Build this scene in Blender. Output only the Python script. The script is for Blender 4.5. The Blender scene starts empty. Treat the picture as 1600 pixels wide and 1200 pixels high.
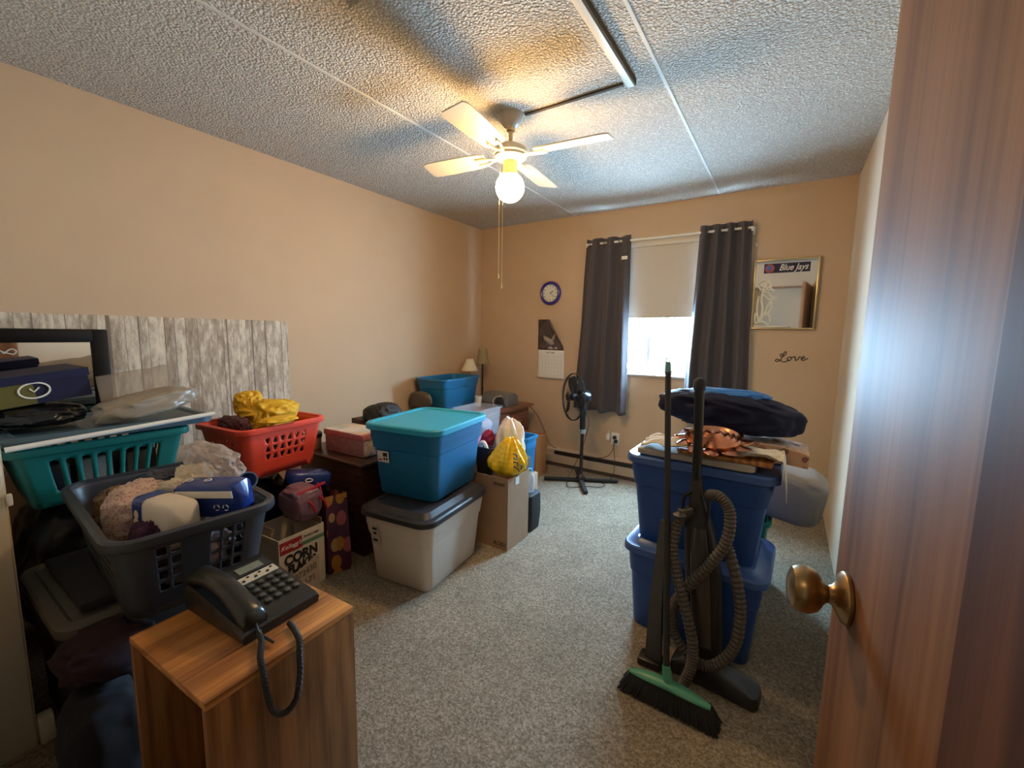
import bpy, bmesh, math, random
from math import sin, cos, pi, radians, sqrt
from mathutils import Vector, Matrix, noise

random.seed(7)
S = bpy.context.scene
C = S.collection

# ------------------------------------------------------------------ camera
CAMH = 1.305
yaw, pit, rol, F = radians(-33.0018), radians(6.852), radians(-0.9433), 661.46
fw = Vector((sin(yaw)*cos(pit), cos(yaw)*cos(pit), -sin(pit)))
rt = Vector((cos(yaw), -sin(yaw), 0)); dn = fw.cross(rt)
r2 = rt*cos(rol)+dn*sin(rol); d2 = dn*cos(rol)-rt*sin(rol)
cam = bpy.data.cameras.new('camera'); cam.sensor_width = 36; cam.lens = F*36/1600
cam.clip_start = 0.02
camo = bpy.data.objects.new('camera', cam); C.objects.link(camo)
M = Matrix((( r2.x, -d2.x, -fw.x), (r2.y, -d2.y, -fw.y), (r2.z, -d2.z, -fw.z))).to_4x4()
M.translation = Vector((0, 0, CAMH)); camo.matrix_world = M
S.camera = camo

# ------------------------------------------------------------------ world, lights, exposure
S.view_settings.view_transform = 'Standard'; S.view_settings.look = 'None'
S.view_settings.gamma = 1; S.view_settings.use_curve_mapping = False
S.view_settings.exposure = 0.0
W = bpy.data.worlds.new('sky_world'); S.world = W; W.use_nodes = True
bg = W.node_tree.nodes['Background']
bg.inputs[0].default_value = (0.50, 0.77, 1.0, 1); bg.inputs[1].default_value = 185.0
pl = bpy.data.lights.new('daylight_window', 'AREA'); pl.shape = 'RECTANGLE'; pl.size = 0.72; pl.size_y = 1.12
pl.cycles.is_portal = True
po = bpy.data.objects.new('daylight_window', pl); C.objects.link(po)
po.location = (-0.94, 3.885, 1.53); po.rotation_euler = (radians(-90), 0, 0)
BULB = 185.0
hl = bpy.data.lights.new('hall_fill_light', 'AREA'); hl.shape = 'DISK'; hl.size = .28; hl.energy = 3.5; hl.color = (1.0, .80, .58)  # added fill for the foreground, out of view, no fixture modelled
ho = bpy.data.objects.new('hall_fill_light', hl); C.objects.link(ho); ho.location = (-.25, -.75, 2.38)
S.cycles.use_denoising = True
S.cycles.max_bounces = 8; S.cycles.diffuse_bounces = 5; S.cycles.transparent_max_bounces = 12
S.cycles.caustics_reflective = False; S.cycles.caustics_refractive = False
S.cycles.sample_clamp_indirect = 20.0

# ------------------------------------------------------------------ materials
def mat(name, col, rough=0.6, metal=0.0, bump=0.0, bscale=60, var=0.0, vscale=8, coat=0.0, emis=None, es=1.0,
        alpha=1.0, trans=0.0, col2=None, sheen=0.0, spec=0.5, stretch=None, bdist=0.002):
    m = bpy.data.materials.new(name); m.use_nodes = True
    nt = m.node_tree; b = nt.nodes['Principled BSDF']
    b.inputs['Base Color'].default_value = (*col, 1); b.inputs['Roughness'].default_value = rough
    b.inputs['Metallic'].default_value = metal; b.inputs['Coat Weight'].default_value = coat
    b.inputs['Coat Roughness'].default_value = 0.2
    b.inputs['Alpha'].default_value = alpha; b.inputs['Transmission Weight'].default_value = trans
    b.inputs['Sheen Weight'].default_value = sheen; b.inputs['Specular IOR Level'].default_value = spec
    if emis: b.inputs['Emission Color'].default_value = (*emis, 1); b.inputs['Emission Strength'].default_value = es
    tc = nt.nodes.new('ShaderNodeTexCoord'); src = tc.outputs['Object']
    if stretch:
        mp = nt.nodes.new('ShaderNodeMapping'); mp.inputs['Scale'].default_value = stretch
        nt.links.new(src, mp.inputs[0]); src = mp.outputs[0]
    if var or col2:
        n = nt.nodes.new('ShaderNodeTexNoise'); n.inputs['Scale'].default_value = vscale; n.inputs['Detail'].default_value = 4
        nt.links.new(src, n.inputs['Vector'])
        r = nt.nodes.new('ShaderNodeValToRGB')
        c2 = col2 or tuple(min(1, c*(1+var)) for c in col)
        c1 = col if col2 else tuple(c*(1-var) for c in col)
        r.color_ramp.elements[0].color = (*c1, 1); r.color_ramp.elements[1].color = (*c2, 1)
        r.color_ramp.elements[0].position = 0.38; r.color_ramp.elements[1].position = 0.62
        nt.links.new(n.outputs[0], r.inputs[0]); nt.links.new(r.outputs[0], b.inputs['Base Color'])
    if bump:
        n = nt.nodes.new('ShaderNodeTexNoise'); n.inputs['Scale'].default_value = bscale; n.inputs['Detail'].default_value = 3
        nt.links.new(src, n.inputs['Vector'])
        bp = nt.nodes.new('ShaderNodeBump'); bp.inputs['Strength'].default_value = bump; bp.inputs['Distance'].default_value = bdist
        nt.links.new(n.outputs[0], bp.inputs['Height']); nt.links.new(bp.outputs[0], b.inputs['Normal'])
    return m

def wood(name, c1, c2, axis='Z', scale=1.0, rough=0.4, coat=0.3, rings=3.0, dist=4.0):
    m = bpy.data.materials.new(name); m.use_nodes = True
    nt = m.node_tree; b = nt.nodes['Principled BSDF']; N = nt.nodes.new; L = nt.links.new
    b.inputs['Roughness'].default_value = rough; b.inputs['Coat Weight'].default_value = coat; b.inputs['Coat Roughness'].default_value = 0.25
    tc = N('ShaderNodeTexCoord'); mp = N('ShaderNodeMapping')
    s = [42*scale]*3; s['XYZ'.index(axis)] = 1.5*scale; mp.inputs['Scale'].default_value = s
    L(tc.outputs['Object'], mp.inputs[0])
    n = N('ShaderNodeTexNoise'); n.inputs['Scale'].default_value = 1.0; n.inputs['Detail'].default_value = 8; n.inputs['Roughness'].default_value = .65
    n.inputs['Distortion'].default_value = 0.8
    L(mp.outputs[0], n.inputs['Vector'])
    mp2 = N('ShaderNodeMapping'); s2 = [rings*scale]*3; s2['XYZ'.index(axis)] = .13*rings*scale; mp2.inputs['Scale'].default_value = s2
    L(tc.outputs['Object'], mp2.inputs[0])
    w = N('ShaderNodeTexWave'); w.wave_type = 'RINGS'; w.rings_direction = 'SPHERICAL'; w.inputs['Scale'].default_value = 2.6
    w.inputs['Distortion'].default_value = dist; w.inputs['Detail'].default_value = 3; w.inputs['Detail Scale'].default_value = 1.2
    L(mp2.outputs[0], w.inputs['Vector'])
    mx = N('ShaderNodeMath'); mx.operation = 'MULTIPLY_ADD'; mx.inputs[1].default_value = 0.26
    L(w.outputs['Fac'], mx.inputs[0]); L(n.outputs[0], mx.inputs[2])
    r = N('ShaderNodeValToRGB'); r.color_ramp.elements[0].color = (*c1, 1); r.color_ramp.elements[1].color = (*c2, 1)
    r.color_ramp.elements[0].position = .36; r.color_ramp.elements[1].position = .84
    L(mx.outputs[0], r.inputs[0]); L(r.outputs[0], b.inputs['Base Color'])
    bp = N('ShaderNodeBump'); bp.inputs['Strength'].default_value = .15; bp.inputs['Distance'].default_value = .001
    L(n.outputs[0], bp.inputs['Height']); L(bp.outputs[0], b.inputs['Normal'])
    return m

def popcorn():
    m = mat('popcorn_ceiling', (.74, .73, .69), .95)
    nt = m.node_tree; b = nt.nodes['Principled BSDF']; N = nt.nodes.new; L = nt.links.new
    tc = N('ShaderNodeTexCoord'); v = N('ShaderNodeTexVoronoi'); v.inputs['Scale'].default_value = 95
    n = N('ShaderNodeTexNoise'); n.inputs['Scale'].default_value = 130; n.inputs['Detail'].default_value = 3
    L(tc.outputs['Object'], v.inputs['Vector']); L(tc.outputs['Object'], n.inputs['Vector'])
    a = N('ShaderNodeMath'); a.operation = 'SUBTRACT'; L(n.outputs[0], a.inputs[0]); L(v.outputs['Distance'], a.inputs[1])
    bp = N('ShaderNodeBump'); bp.inputs['Strength'].default_value = 1.0; bp.inputs['Distance'].default_value = .009
    L(a.outputs[0], bp.inputs['Height']); L(bp.outputs[0], b.inputs['Normal'])
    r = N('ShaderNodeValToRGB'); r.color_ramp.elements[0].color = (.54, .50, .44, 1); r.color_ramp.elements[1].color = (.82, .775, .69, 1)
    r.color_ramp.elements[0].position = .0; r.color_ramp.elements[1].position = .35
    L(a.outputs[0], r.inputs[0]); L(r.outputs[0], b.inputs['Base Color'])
    return m

def carpet():
    m = mat('carpet_pile', (.4, .36, .3), .98, spec=.1)
    nt = m.node_tree; b = nt.nodes['Principled BSDF']; N = nt.nodes.new; L = nt.links.new
    tc = N('ShaderNodeTexCoord')
    n = N('ShaderNodeTexNoise'); n.inputs['Scale'].default_value = 115; n.inputs['Detail'].default_value = 5; n.inputs['Roughness'].default_value = .7
    n2 = N('ShaderNodeTexNoise'); n2.inputs['Scale'].default_value = 260; n2.inputs['Detail'].default_value = 2
    n3 = N('ShaderNodeTexNoise'); n3.inputs['Scale'].default_value = 5; n3.inputs['Detail'].default_value = 2
    for q in (n, n2, n3): L(tc.outputs['Object'], q.inputs['Vector'])
    r = N('ShaderNodeValToRGB'); e = r.color_ramp.elements
    e[0].color = (.14, .110, .075, 1); e[0].position = .34; e[1].color = (.43, .37, .285, 1); e[1].position = .64
    k = e.new(.5); k.color = (.27, .225, .165, 1)
    L(n.outputs[0], r.inputs[0])
    mx = N('ShaderNodeMixRGB'); mx.blend_type = 'OVERLAY'; mx.inputs[0].default_value = .45
    L(r.outputs[0], mx.inputs[1]); L(n2.outputs[0], mx.inputs[2])
    mx2 = N('ShaderNodeMixRGB'); mx2.blend_type = 'OVERLAY'; mx2.inputs[0].default_value = .25
    L(mx.outputs[0], mx2.inputs[1]); L(n3.outputs[0], mx2.inputs[2]); L(mx2.outputs[0], b.inputs['Base Color'])
    bp = N('ShaderNodeBump'); bp.inputs['Strength'].default_value = .8; bp.inputs['Distance'].default_value = .006
    L(n.outputs[0], bp.inputs['Height']); L(bp.outputs[0], b.inputs['Normal'])
    return m

def planks():
    m = mat('weathered_planks', (.5, .4, .3), .6)
    nt = m.node_tree; b = nt.nodes['Principled BSDF']; N = nt.nodes.new; L = nt.links.new
    tc = N('ShaderNodeTexCoord'); sp = N('ShaderNodeSeparateXYZ'); L(tc.outputs['Object'], sp.inputs[0])
    def mt(op, a, bb=None):
        q = N('ShaderNodeMath'); q.operation = op
        for i, v in enumerate((a, bb)):
            if v is None: continue
            if isinstance(v, (int, float)): q.inputs[i].default_value = v
            else: L(v, q.inputs[i])
        return q.outputs[0]
    y = mt('MULTIPLY', sp.outputs[1], 19.0)
    wob = N('ShaderNodeTexNoise'); wob.noise_dimensions = '1D'; wob.inputs['Scale'].default_value = .6; L(y, wob.inputs['W'])
    y2 = mt('ADD', y, mt('MULTIPLY', wob.outputs[0], 1.6))
    fl = mt('FLOOR', y2); fr = mt('FRACT', y2)
    wn = N('ShaderNodeTexWhiteNoise'); wn.noise_dimensions = '1D'; L(fl, wn.inputs['W'])
    cb = N('ShaderNodeCombineXYZ'); L(mt('MULTIPLY', sp.outputs[1], 34.0), cb.inputs[0]); L(mt('MULTIPLY', sp.outputs[2], 9.0), cb.inputs[1]); L(mt('MULTIPLY', wn.outputs[0], 60.0), cb.inputs[2])
    n = N('ShaderNodeTexNoise'); n.inputs['Scale'].default_value = 1.0; n.inputs['Detail'].default_value = 7; n.inputs['Roughness'].default_value = .7
    L(cb.outputs[0], n.inputs['Vector'])
    t = mt('ADD', n.outputs[0], mt('MULTIPLY', mt('SUBTRACT', wn.outputs[0], .5), .15))
    r = N('ShaderNodeValToRGB'); e = r.color_ramp.elements
    e[0].color = (.27, .19, .125, 1); e[0].position = .28; e[1].color = (.80, .70, .54, 1); e[1].position = .66
    k = e.new(.46); k.color = (.46, .37, .27, 1); k = e.new(.54); k.color = (.62, .54, .42, 1)
    L(t, r.inputs[0])
    ln = mt('LESS_THAN', fr, .07)
    mx = N('ShaderNodeMixRGB'); L(mt('MULTIPLY', ln, .75), mx.inputs[0]); L(r.outputs[0], mx.inputs[1]); mx.inputs[2].default_value = (.14, .09, .06, 1)
    L(mx.outputs[0], b.inputs['Base Color'])
    return m

def spots(name, base, dots, scale=18, thr=.32, rough=.7, metric='EUCLIDEAN', stretch=(1, 1, 1)):
    m = mat(name, base, rough); nt = m.node_tree; b = nt.nodes['Principled BSDF']; N = nt.nodes.new; L = nt.links.new
    tc = N('ShaderNodeTexCoord'); mp = N('ShaderNodeMapping'); mp.inputs['Scale'].default_value = stretch; L(tc.outputs['Object'], mp.inputs[0])
    v = N('ShaderNodeTexVoronoi'); v.inputs['Scale'].default_value = scale; L(mp.outputs[0], v.inputs['Vector'])
    lt = N('ShaderNodeMath'); lt.operation = 'LESS_THAN'; lt.inputs[1].default_value = thr; L(v.outputs['Distance'], lt.inputs[0])
    r = N('ShaderNodeValToRGB'); r.color_ramp.interpolation = 'CONSTANT'; e = r.color_ramp.elements
    e[0].color = (*dots[0], 1); e[0].position = 0; e[1].color = (*dots[-1], 1); e[1].position = .6
    if len(dots) > 2: k = e.new(.35); k.color = (*dots[1], 1)
    sp = N('ShaderNodeSeparateXYZ'); L(v.outputs['Color'], sp.inputs[0]); L(sp.outputs[0], r.inputs[0])
    mx = N('ShaderNodeMixRGB'); L(lt.outputs[0], mx.inputs[0]); mx.inputs[1].default_value = (*base, 1); L(r.outputs[0], mx.inputs[2])
    L(mx.outputs[0], b.inputs['Base Color'])
    return m

def film(name, col, alpha, rough=.25):
    """thin plastic film: part see-through, part glossy"""
    m = bpy.data.materials.new(name); m.use_nodes = True; nt = m.node_tree; N = nt.nodes.new; L = nt.links.new
    b = nt.nodes['Principled BSDF']; o = nt.nodes['Material Output']
    b.inputs['Base Color'].default_value = (*col, 1); b.inputs['Roughness'].default_value = rough
    t = N('ShaderNodeBsdfTransparent'); mx = N('ShaderNodeMixShader'); mx.inputs[0].default_value = alpha
    t.inputs[0].default_value = (min(1, col[0]*.4+.6), min(1, col[1]*.4+.6), min(1, col[2]*.4+.6), 1)
    L(t.outputs[0], mx.inputs[1]); L(b.outputs[0], mx.inputs[2]); L(mx.outputs[0], o.inputs[0])
    return m

m_wall = mat('peach_wall_paint', (.60, .43, .275), .8, bump=.12, bscale=220, var=.02, vscale=3)
m_wall_r = mat('lit_cream_wall', (.70, .585, .43), .8, bump=.12, bscale=220, var=.02, vscale=3)  # paler wall tone; window light on the right wall put into the colour
m_ceil = popcorn(); m_carpet = carpet()
m_seam = mat('seam_strip', (.72, .70, .65), .8)
m_white = mat('white_paint', (.78, .76, .70), .45)
m_cream = mat('cream_trim', (.70, .62, .47), .5)
m_wframe = mat('window_vinyl', (.80, .84, .88), .35)
m_glass = film('window_glass', (.8, .9, 1), .06, .02)
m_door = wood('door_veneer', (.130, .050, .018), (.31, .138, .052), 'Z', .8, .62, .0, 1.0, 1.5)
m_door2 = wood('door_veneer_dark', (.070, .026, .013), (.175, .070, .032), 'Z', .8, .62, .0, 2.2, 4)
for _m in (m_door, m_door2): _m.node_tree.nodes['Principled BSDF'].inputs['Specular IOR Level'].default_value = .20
m_brass = mat('antique_brass', (.40, .265, .12), .33, 1.0, var=.1, vscale=20)
m_oak = wood('oak_laminate', (.17, .050, .010), (.62, .26, .062), 'Y', 1.6, .42, .25, 2.4, 5)
m_oakz = wood('oak_laminate_upright', (.13, .048, .014), (.36, .155, .050), 'Z', 1.6, .42, .2, 2.6, 6)
m_dark = wood('espresso_wood', (.030, .012, .008), (.075, .030, .018), 'X', 1.2, .4, .2)
m_red = wood('cherry_wood', (.13, .042, .018), (.27, .095, .042), 'Y', 1.4, .38, .3)
m_orange = wood('honey_pine', (.30, .11, .03), (.48, .20, .06), 'Z', 1.4, .45, .2)
m_black = mat('black_plastic', (.012, .012, .013), .35)
m_blackm = mat('matte_black', (.014, .014, .015), .7)
m_steel = mat('chrome', (.7, .7, .7), .2, 1)
m_char = mat('charcoal_curtain', (.082, .070, .076), .9, bump=.3, bscale=300, sheen=.15)
m_blind = mat('blind_fabric', (.60, .54, .43), .85, bump=.2, bscale=400)
m_paper = mat('paper', (.80, .78, .72), .8)
m_navy = mat('navy_card', (.009, .011, .042), .6, spec=.3)
m_print = mat('black_print', (.02, .018, .018), .6)
m_teal_tub = mat('blue_tote_plastic', (.012, .165, .36), .38, var=.03)
m_teal_lid = mat('teal_tote_lid', (.018, .33, .50), .42, var=.03)
m_blue_tub = mat('royal_tote_plastic', (.018, .075, .30), .36)
m_blue_lid = mat('royal_tote_lid', (.045, .11, .33), .34)
m_white_tub = mat('grey_white_tote', (.74, .68, .60), .4)
m_black_lid = mat('charcoal_lid', (.030, .032, .038), .38)
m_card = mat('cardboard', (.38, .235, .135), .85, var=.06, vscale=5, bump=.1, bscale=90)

# ------------------------------------------------------------------ mesh helpers
def wm(o):
    return o.matrix_basis.copy() if o.parent is None else wm(o.parent) @ o.matrix_basis

class MB:
    def __init__(self): self.bm = bmesh.new(); self.mats = []
    def _mi(self, faces, mt):
        if mt is None: return
        if mt not in self.mats: self.mats.append(mt)
        for f in faces: f.material_index = self.mats.index(mt)
    def box(self, c, s, rot=None, bev=0.0, mt=None, seg=2):
        ge = bmesh.ops.create_cube(self.bm, size=1)['verts']
        X = Matrix.Translation(c) @ (rot.to_4x4() if rot else Matrix.Identity(4)) @ Matrix.Diagonal((*s, 1))
        bmesh.ops.transform(self.bm, matrix=X, verts=ge)
        fs = list({f for v in ge for f in v.link_faces})
        if bev:
            es = list({e for v in ge for e in v.link_edges})
            r = bmesh.ops.bevel(self.bm, geom=es, offset=bev, segments=seg, profile=.5, affect='EDGES')
            fs = list({f for v in r['verts'] for f in v.link_faces})
        self._mi(fs, mt); return self
    def skin(self, rings, closed=True, cap0=True, cap1=True, mt=None, loop=False):
        vs = [[self.bm.verts.new(p) for p in r] for r in rings]; n = len(vs[0]); fs = []
        R = range(len(vs) if loop else len(vs)-1)
        for i in R:
            a, b = vs[i], vs[(i+1) % len(vs)]
            for j in range(n if closed else n-1):
                k = (j+1) % n
                try: fs.append(self.bm.faces.new((a[j], a[k], b[k], b[j])))
                except ValueError: pass
        if closed and not loop:
            if cap0: fs.append(self.bm.faces.new(vs[0][::-1]))
            if cap1: fs.append(self.bm.faces.new(vs[-1]))
        self._mi(fs, mt); return fs
    def cyl(self, p0, p1, r0, r1=None, n=16, mt=None, cap=True):
        r1 = r0 if r1 is None else r1; p0, p1 = Vector(p0), Vector(p1); d = (p1-p0).normalized()
        a = d.orthogonal().normalized(); b = d.cross(a)
        self.skin([[p+a*r*cos(2*pi*i/n)+b*r*sin(2*pi*i/n) for i in range(n)] for p, r in ((p0, r0), (p1, r1))], cap0=cap, cap1=cap, mt=mt); return self
    def lathe(self, prof, o=(0, 0, 0), ax=(0, 0, 1), n=28, mt=None, cap=True):
        o = Vector(o); d = Vector(ax).normalized(); a = d.orthogonal().normalized(); b = d.cross(a)
        self.skin([[o+d*h+a*max(r, 1e-4)*cos(2*pi*i/n)+b*max(r, 1e-4)*sin(2*pi*i/n) for i in range(n)] for r, h in prof], cap0=cap, cap1=cap, mt=mt); return self
    def tube(self, pts, r, n=8, closed=False, mt=None, sub=0, rib=0):
        P = [Vector(p) for p in pts]
        if sub: P = smooth_path(P, sub, closed)
        m = len(P); rings = []; prev = None
        for i, p in enumerate(P):
            t = (P[(i+1) % m]-P[i-1]) if closed else (P[min(i+1, m-1)]-P[max(i-1, 0)])
            t = t.normalized() if t.length > 1e-9 else Vector((0, 0, 1))
            if prev is None: a = t.orthogonal().normalized()
            else:
                a = prev - t*prev.dot(t); a = a.normalized() if a.length > 1e-6 else t.orthogonal().normalized()
            prev = a; b = t.cross(a)
            if isinstance(r, (list, tuple)):
                fi = i*(len(r)-1)/max(1, m-1); k0 = min(int(fi), len(r)-2); rr = r[k0]+(r[k0+1]-r[k0])*(fi-k0)
            else: rr = r
            if rib and i % 2: rr *= 1-rib
            rings.append([p+a*rr*cos(2*pi*j/n)+b*rr*sin(2*pi*j/n) for j in range(n)])
        self.skin(rings, loop=closed, mt=mt); return self
    def blob(self, c, r, amp=.15, freq=3, seed=0, sub=4, power=1.0, rot=None, fold=0.0, ff=6, flat=None, mt=None):
        ge = bmesh.ops.create_icosphere(self.bm, subdivisions=sub, radius=1)['verts']
        off = Vector((seed*3.7, seed*1.3, seed*2.1)); c = Vector(c)
        for v in ge:
            d = v.co.normalized()
            q = Vector([math.copysign(abs(x)**power, x) for x in d])
            k = 1+amp*noise.noise(d*freq+off)
            if fold:
                e = noise.noise(d*1.6+off)*1.1
                w1 = noise.noise(Vector(((d.x+d.y*.5+e*.6)*ff*.75, (d.y-d.x*.5+e*.4)*ff*.45, (d.z+e*.5)*ff*.30))+off)
                w2 = noise.noise(Vector(((d.x*.5-d.y+e*.6)*ff*1.3, (d.x+d.y*.4+e*.4)*ff*.6, (d.z-d.x*.5)*ff*.6))-off)
                k += fold*(.42-1.1*abs(w1)) + fold*.38*(.3-abs(w2)*1.2)
            p = Vector((q.x*r[0], q.y*r[1], q.z*r[2]))*k
            if rot: p = rot @ p
            p = p+c
            if flat is not None and p.z < flat: p.z = flat+(p.z-flat)*.03
            v.co = p
        self._mi(list({f for v in ge for f in v.link_faces}), mt); return self
    def grid(self, nu, nv, f, mt=None, closed_u=False):
        vs = [[self.bm.verts.new(f(i/nu, j/nv)) for j in range(nv+1)] for i in range(nu+1)]; fs = []
        for i in range(nu):
            for j in range(nv): fs.append(self.bm.faces.new((vs[i][j], vs[i+1][j], vs[i+1][j+1], vs[i][j+1])))
        self._mi(fs, mt); return self
    def poly(self, pts, mt=None):
        self._mi([self.bm.faces.new([self.bm.verts.new(p) for p in pts])], mt); return self
    def build(self, name, mt, parent=None, smooth=True, ang=40, solid=0, kind=None, keep=False, offset=-1):
        bm = self.bm
        if len(self.mats) == 0 or mt not in self.mats:
            ml = [mt]+self.mats
            if self.mats:
                for f in bm.faces: pass
        me = bpy.data.meshes.new(name); o = bpy.data.objects.new(name, me)
        C.objects.link(o)
        if parent: 
            o.parent = parent
            bmesh.ops.transform(bm, matrix=wm(parent).inverted(), verts=bm.verts)
        elif not keep:
            xs = [v.co for v in bm.verts]
            c = Vector(((min(v.x for v in xs)+max(v.x for v in xs))/2, (min(v.y for v in xs)+max(v.y for v in xs))/2, min(v.z for v in xs)))
            bmesh.ops.translate(bm, vec=-c, verts=bm.verts); o.location = c
        bmesh.ops.recalc_face_normals(bm, faces=bm.faces)
        for f in bm.faces: f.smooth = smooth
        bm.to_mesh(me); bm.free()
        if self.mats:
            for q in self.mats: me.materials.append(q)
        else: me.materials.append(mt)
        if smooth: me.set_sharp_from_angle(angle=radians(ang))
        if solid:
            md = o.modifiers.new('thickness', 'SOLIDIFY'); md.thickness = solid; md.offset = offset
        if kind: o['kind'] = kind
        return o

def smooth_path(P, sub, closed=False):
    out = []; m = len(P)
    for i in range(m if closed else m-1):
        p0, p1, p2, p3 = (P[(i-1) % m] if closed or i > 0 else P[0]), P[i], P[(i+1) % m], (P[(i+2) % m] if closed or i < m-2 else P[m-1])
        for s in range(sub):
            t = s/sub
            out.append(.5*((2*p1)+(p2-p0)*t+(2*p0-5*p1+4*p2-p3)*t*t+(3*p1-p0-3*p2+p3)*t**3))
    if not closed: out.append(P[-1])
    return out

def rring(hx, hy, r, z, c=(0, 0), rz=0.0, k=5, z2=None):
    pts = []
    for ax, ay, a0 in ((1, 1, 0), (-1, 1, 90), (-1, -1, 180), (1, -1, 270)):
        for i in range(k+1):
            a = radians(a0+90*i/k)
            pts.append((ax*(hx-r)+r*cos(a), ay*(hy-r)+r*sin(a)))
    ca, sa = cos(rz), sin(rz)
    return [Vector((c[0]+x*ca-y*sa, c[1]+x*sa+y*ca, z)) for x, y in pts]

def thing(name, label, cat, loc=(0, 0, 0), rz=0.0, group=None):
    o = bpy.data.objects.new(name, None); C.objects.link(o); o.empty_display_size = .05
    o.location = loc; o.rotation_euler = (0, 0, rz); tag(o, label, cat, group); return o
def tag(o, label, cat, group=None):
    o['label'] = label; o['category'] = cat
    if group: o['group'] = group
    return o
def L2W(t, p): return wm(t) @ Vector(p)

def text(name, s, size, mt, parent, origin, right, up, shear=0.0, ext=.0006, bold=0.0, sx=1.0, align='CENTER'):
    cu = bpy.data.curves.new(name, 'FONT'); cu.body = s; cu.size = size; cu.shear = shear; cu.extrude = ext; cu.offset = bold
    cu.align_x = align; cu.align_y = 'CENTER'
    tmp = bpy.data.objects.new(name+'_tmp', cu); C.objects.link(tmp)
    dg = bpy.context.evaluated_depsgraph_get()
    me = bpy.data.meshes.new_from_object(tmp.evaluated_get(dg)); bpy.data.objects.remove(tmp); bpy.data.curves.remove(cu)
    right = Vector(right).normalized(); up = Vector(up).normalized(); n = right.cross(up)
    Mx = Matrix((( right.x*sx, up.x, n.x), (right.y*sx, up.y, n.y), (right.z*sx, up.z, n.z))).to_4x4(); Mx.translation = Vector(origin)
    if parent: Mx = wm(parent).inverted() @ Mx
    me.transform(Mx); me.materials.clear(); me.materials.append(mt)
    o = bpy.data.objects.new(name, me); C.objects.link(o)
    if parent: o.parent = parent
    return o

def strokes(mb, origin, right, up, lines, r, sc=1.0, n=5, sub=5, mt=None):
    o, a, b = Vector(origin), Vector(right), Vector(up)
    for ln in lines: mb.tube([o+a*x*sc+b*y*sc for x, y in ln], r, n=n, sub=sub, mt=mt)

# ------------------------------------------------------------------ the room
XL, XR, YB, YF, ZC = -2.86, 0.31, 3.76, -0.02, 2.40
T = 0.12
MB().box(((XL+XR)/2, 1.1, -.05), (XR-XL+1.2, 5.6, .1)).build('floor', m_carpet, kind='structure')
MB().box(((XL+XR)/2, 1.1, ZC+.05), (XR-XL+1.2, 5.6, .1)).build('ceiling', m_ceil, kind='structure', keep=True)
MB().box((XL-T/2, 1.87, ZC/2), (T, 4.02, ZC)).build('wall_left', m_wall, kind='structure', keep=True)
MB().box((XR+T/2, 1.87, ZC/2), (T, 4.02, ZC)).build('wall_right', m_wall_r, kind='structure', keep=True)
WX0, WX1, WZ0, WZ1 = -1.30, -0.58, 0.965, 2.09
w = MB(); yb = YB+T/2
w.box(((XL+WX0)/2, yb, ZC/2), (WX0-XL, T, ZC)); w.box(((WX1+XR)/2, yb, ZC/2), (XR-WX1, T, ZC))
w.box(((WX0+WX1)/2, yb, WZ0/2), (WX1-WX0, T, WZ0)); w.box(((WX0+WX1)/2, yb, (WZ1+ZC)/2), (WX1-WX0, T, ZC-WZ1))
w.build('wall_back', m_wall, kind='structure', keep=True, smooth=False)
DX0, DX1, DZ = -0.62, 0.19, 2.05
w = MB(); yf = YF-T/2
w.box(((XL+DX0)/2, yf, ZC/2), (DX0-XL, T, ZC)); w.box(((DX1+.80)/2, yf, ZC/2), (.80-DX1, T, ZC)); w.box(((DX0+DX1)/2, yf, (DZ+ZC)/2), (DX1-DX0, T, ZC-DZ))
w.build('wall_front', m_wall, kind='structure', keep=True, smooth=False)
MB().box(((XL-1.872)/2, (YF+.193)/2, ZC/2), (-1.872-XL, .193-YF, ZC)).build('wall_closet', m_wall_r, kind='structure', keep=True)
b = MB(); b.box((-1.868, .085, 1.2), (.008, .206, 2.4), bev=.002); b.build('trim_1', m_cream, kind='structure', keep=True)
b = MB(); b.box((-1.880, .213, .043), (.045, .036, .086), bev=.006); b.build('baseboard_closet', m_cream, kind='structure', keep=True)
b = MB(); b.box((-1.862, .196, .80), (.014, .012, .035), bev=.003); b.build('trim_2', m_white, kind='structure', keep=True)
# hallway behind the doorway
w = MB(); w.box((-.2, -1.56, ZC/2), (2.0, .1, ZC)); w.box((-1.15, -.83, ZC/2), (.1, 1.36, ZC)); w.box((.75, -.83, ZC/2), (.1, 1.36, ZC))
w.build('wall_hall', m_wall_r, kind='structure', keep=True, smooth=False)
# door casing round the doorway
w = MB()
for x in (DX0, DX1): w.box((x+(.012 if x < 0 else -.004), yf, DZ/2), (.024 if x < 0 else .008, T+.02, DZ))
w.box((-.215, yf, DZ-.005), (.80, T+.02, .02)); w.build('trim_3', m_oakz, kind='structure', keep=True, smooth=False)
# ceiling seam strips
for i, x in enumerate((-0.54, -1.755)):
    MB().box((x, 1.87, ZC-.0015), (.014, 3.76, .005), bev=.001).build('trim_%d' % (4+i), m_seam, kind='structure', keep=True)
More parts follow.
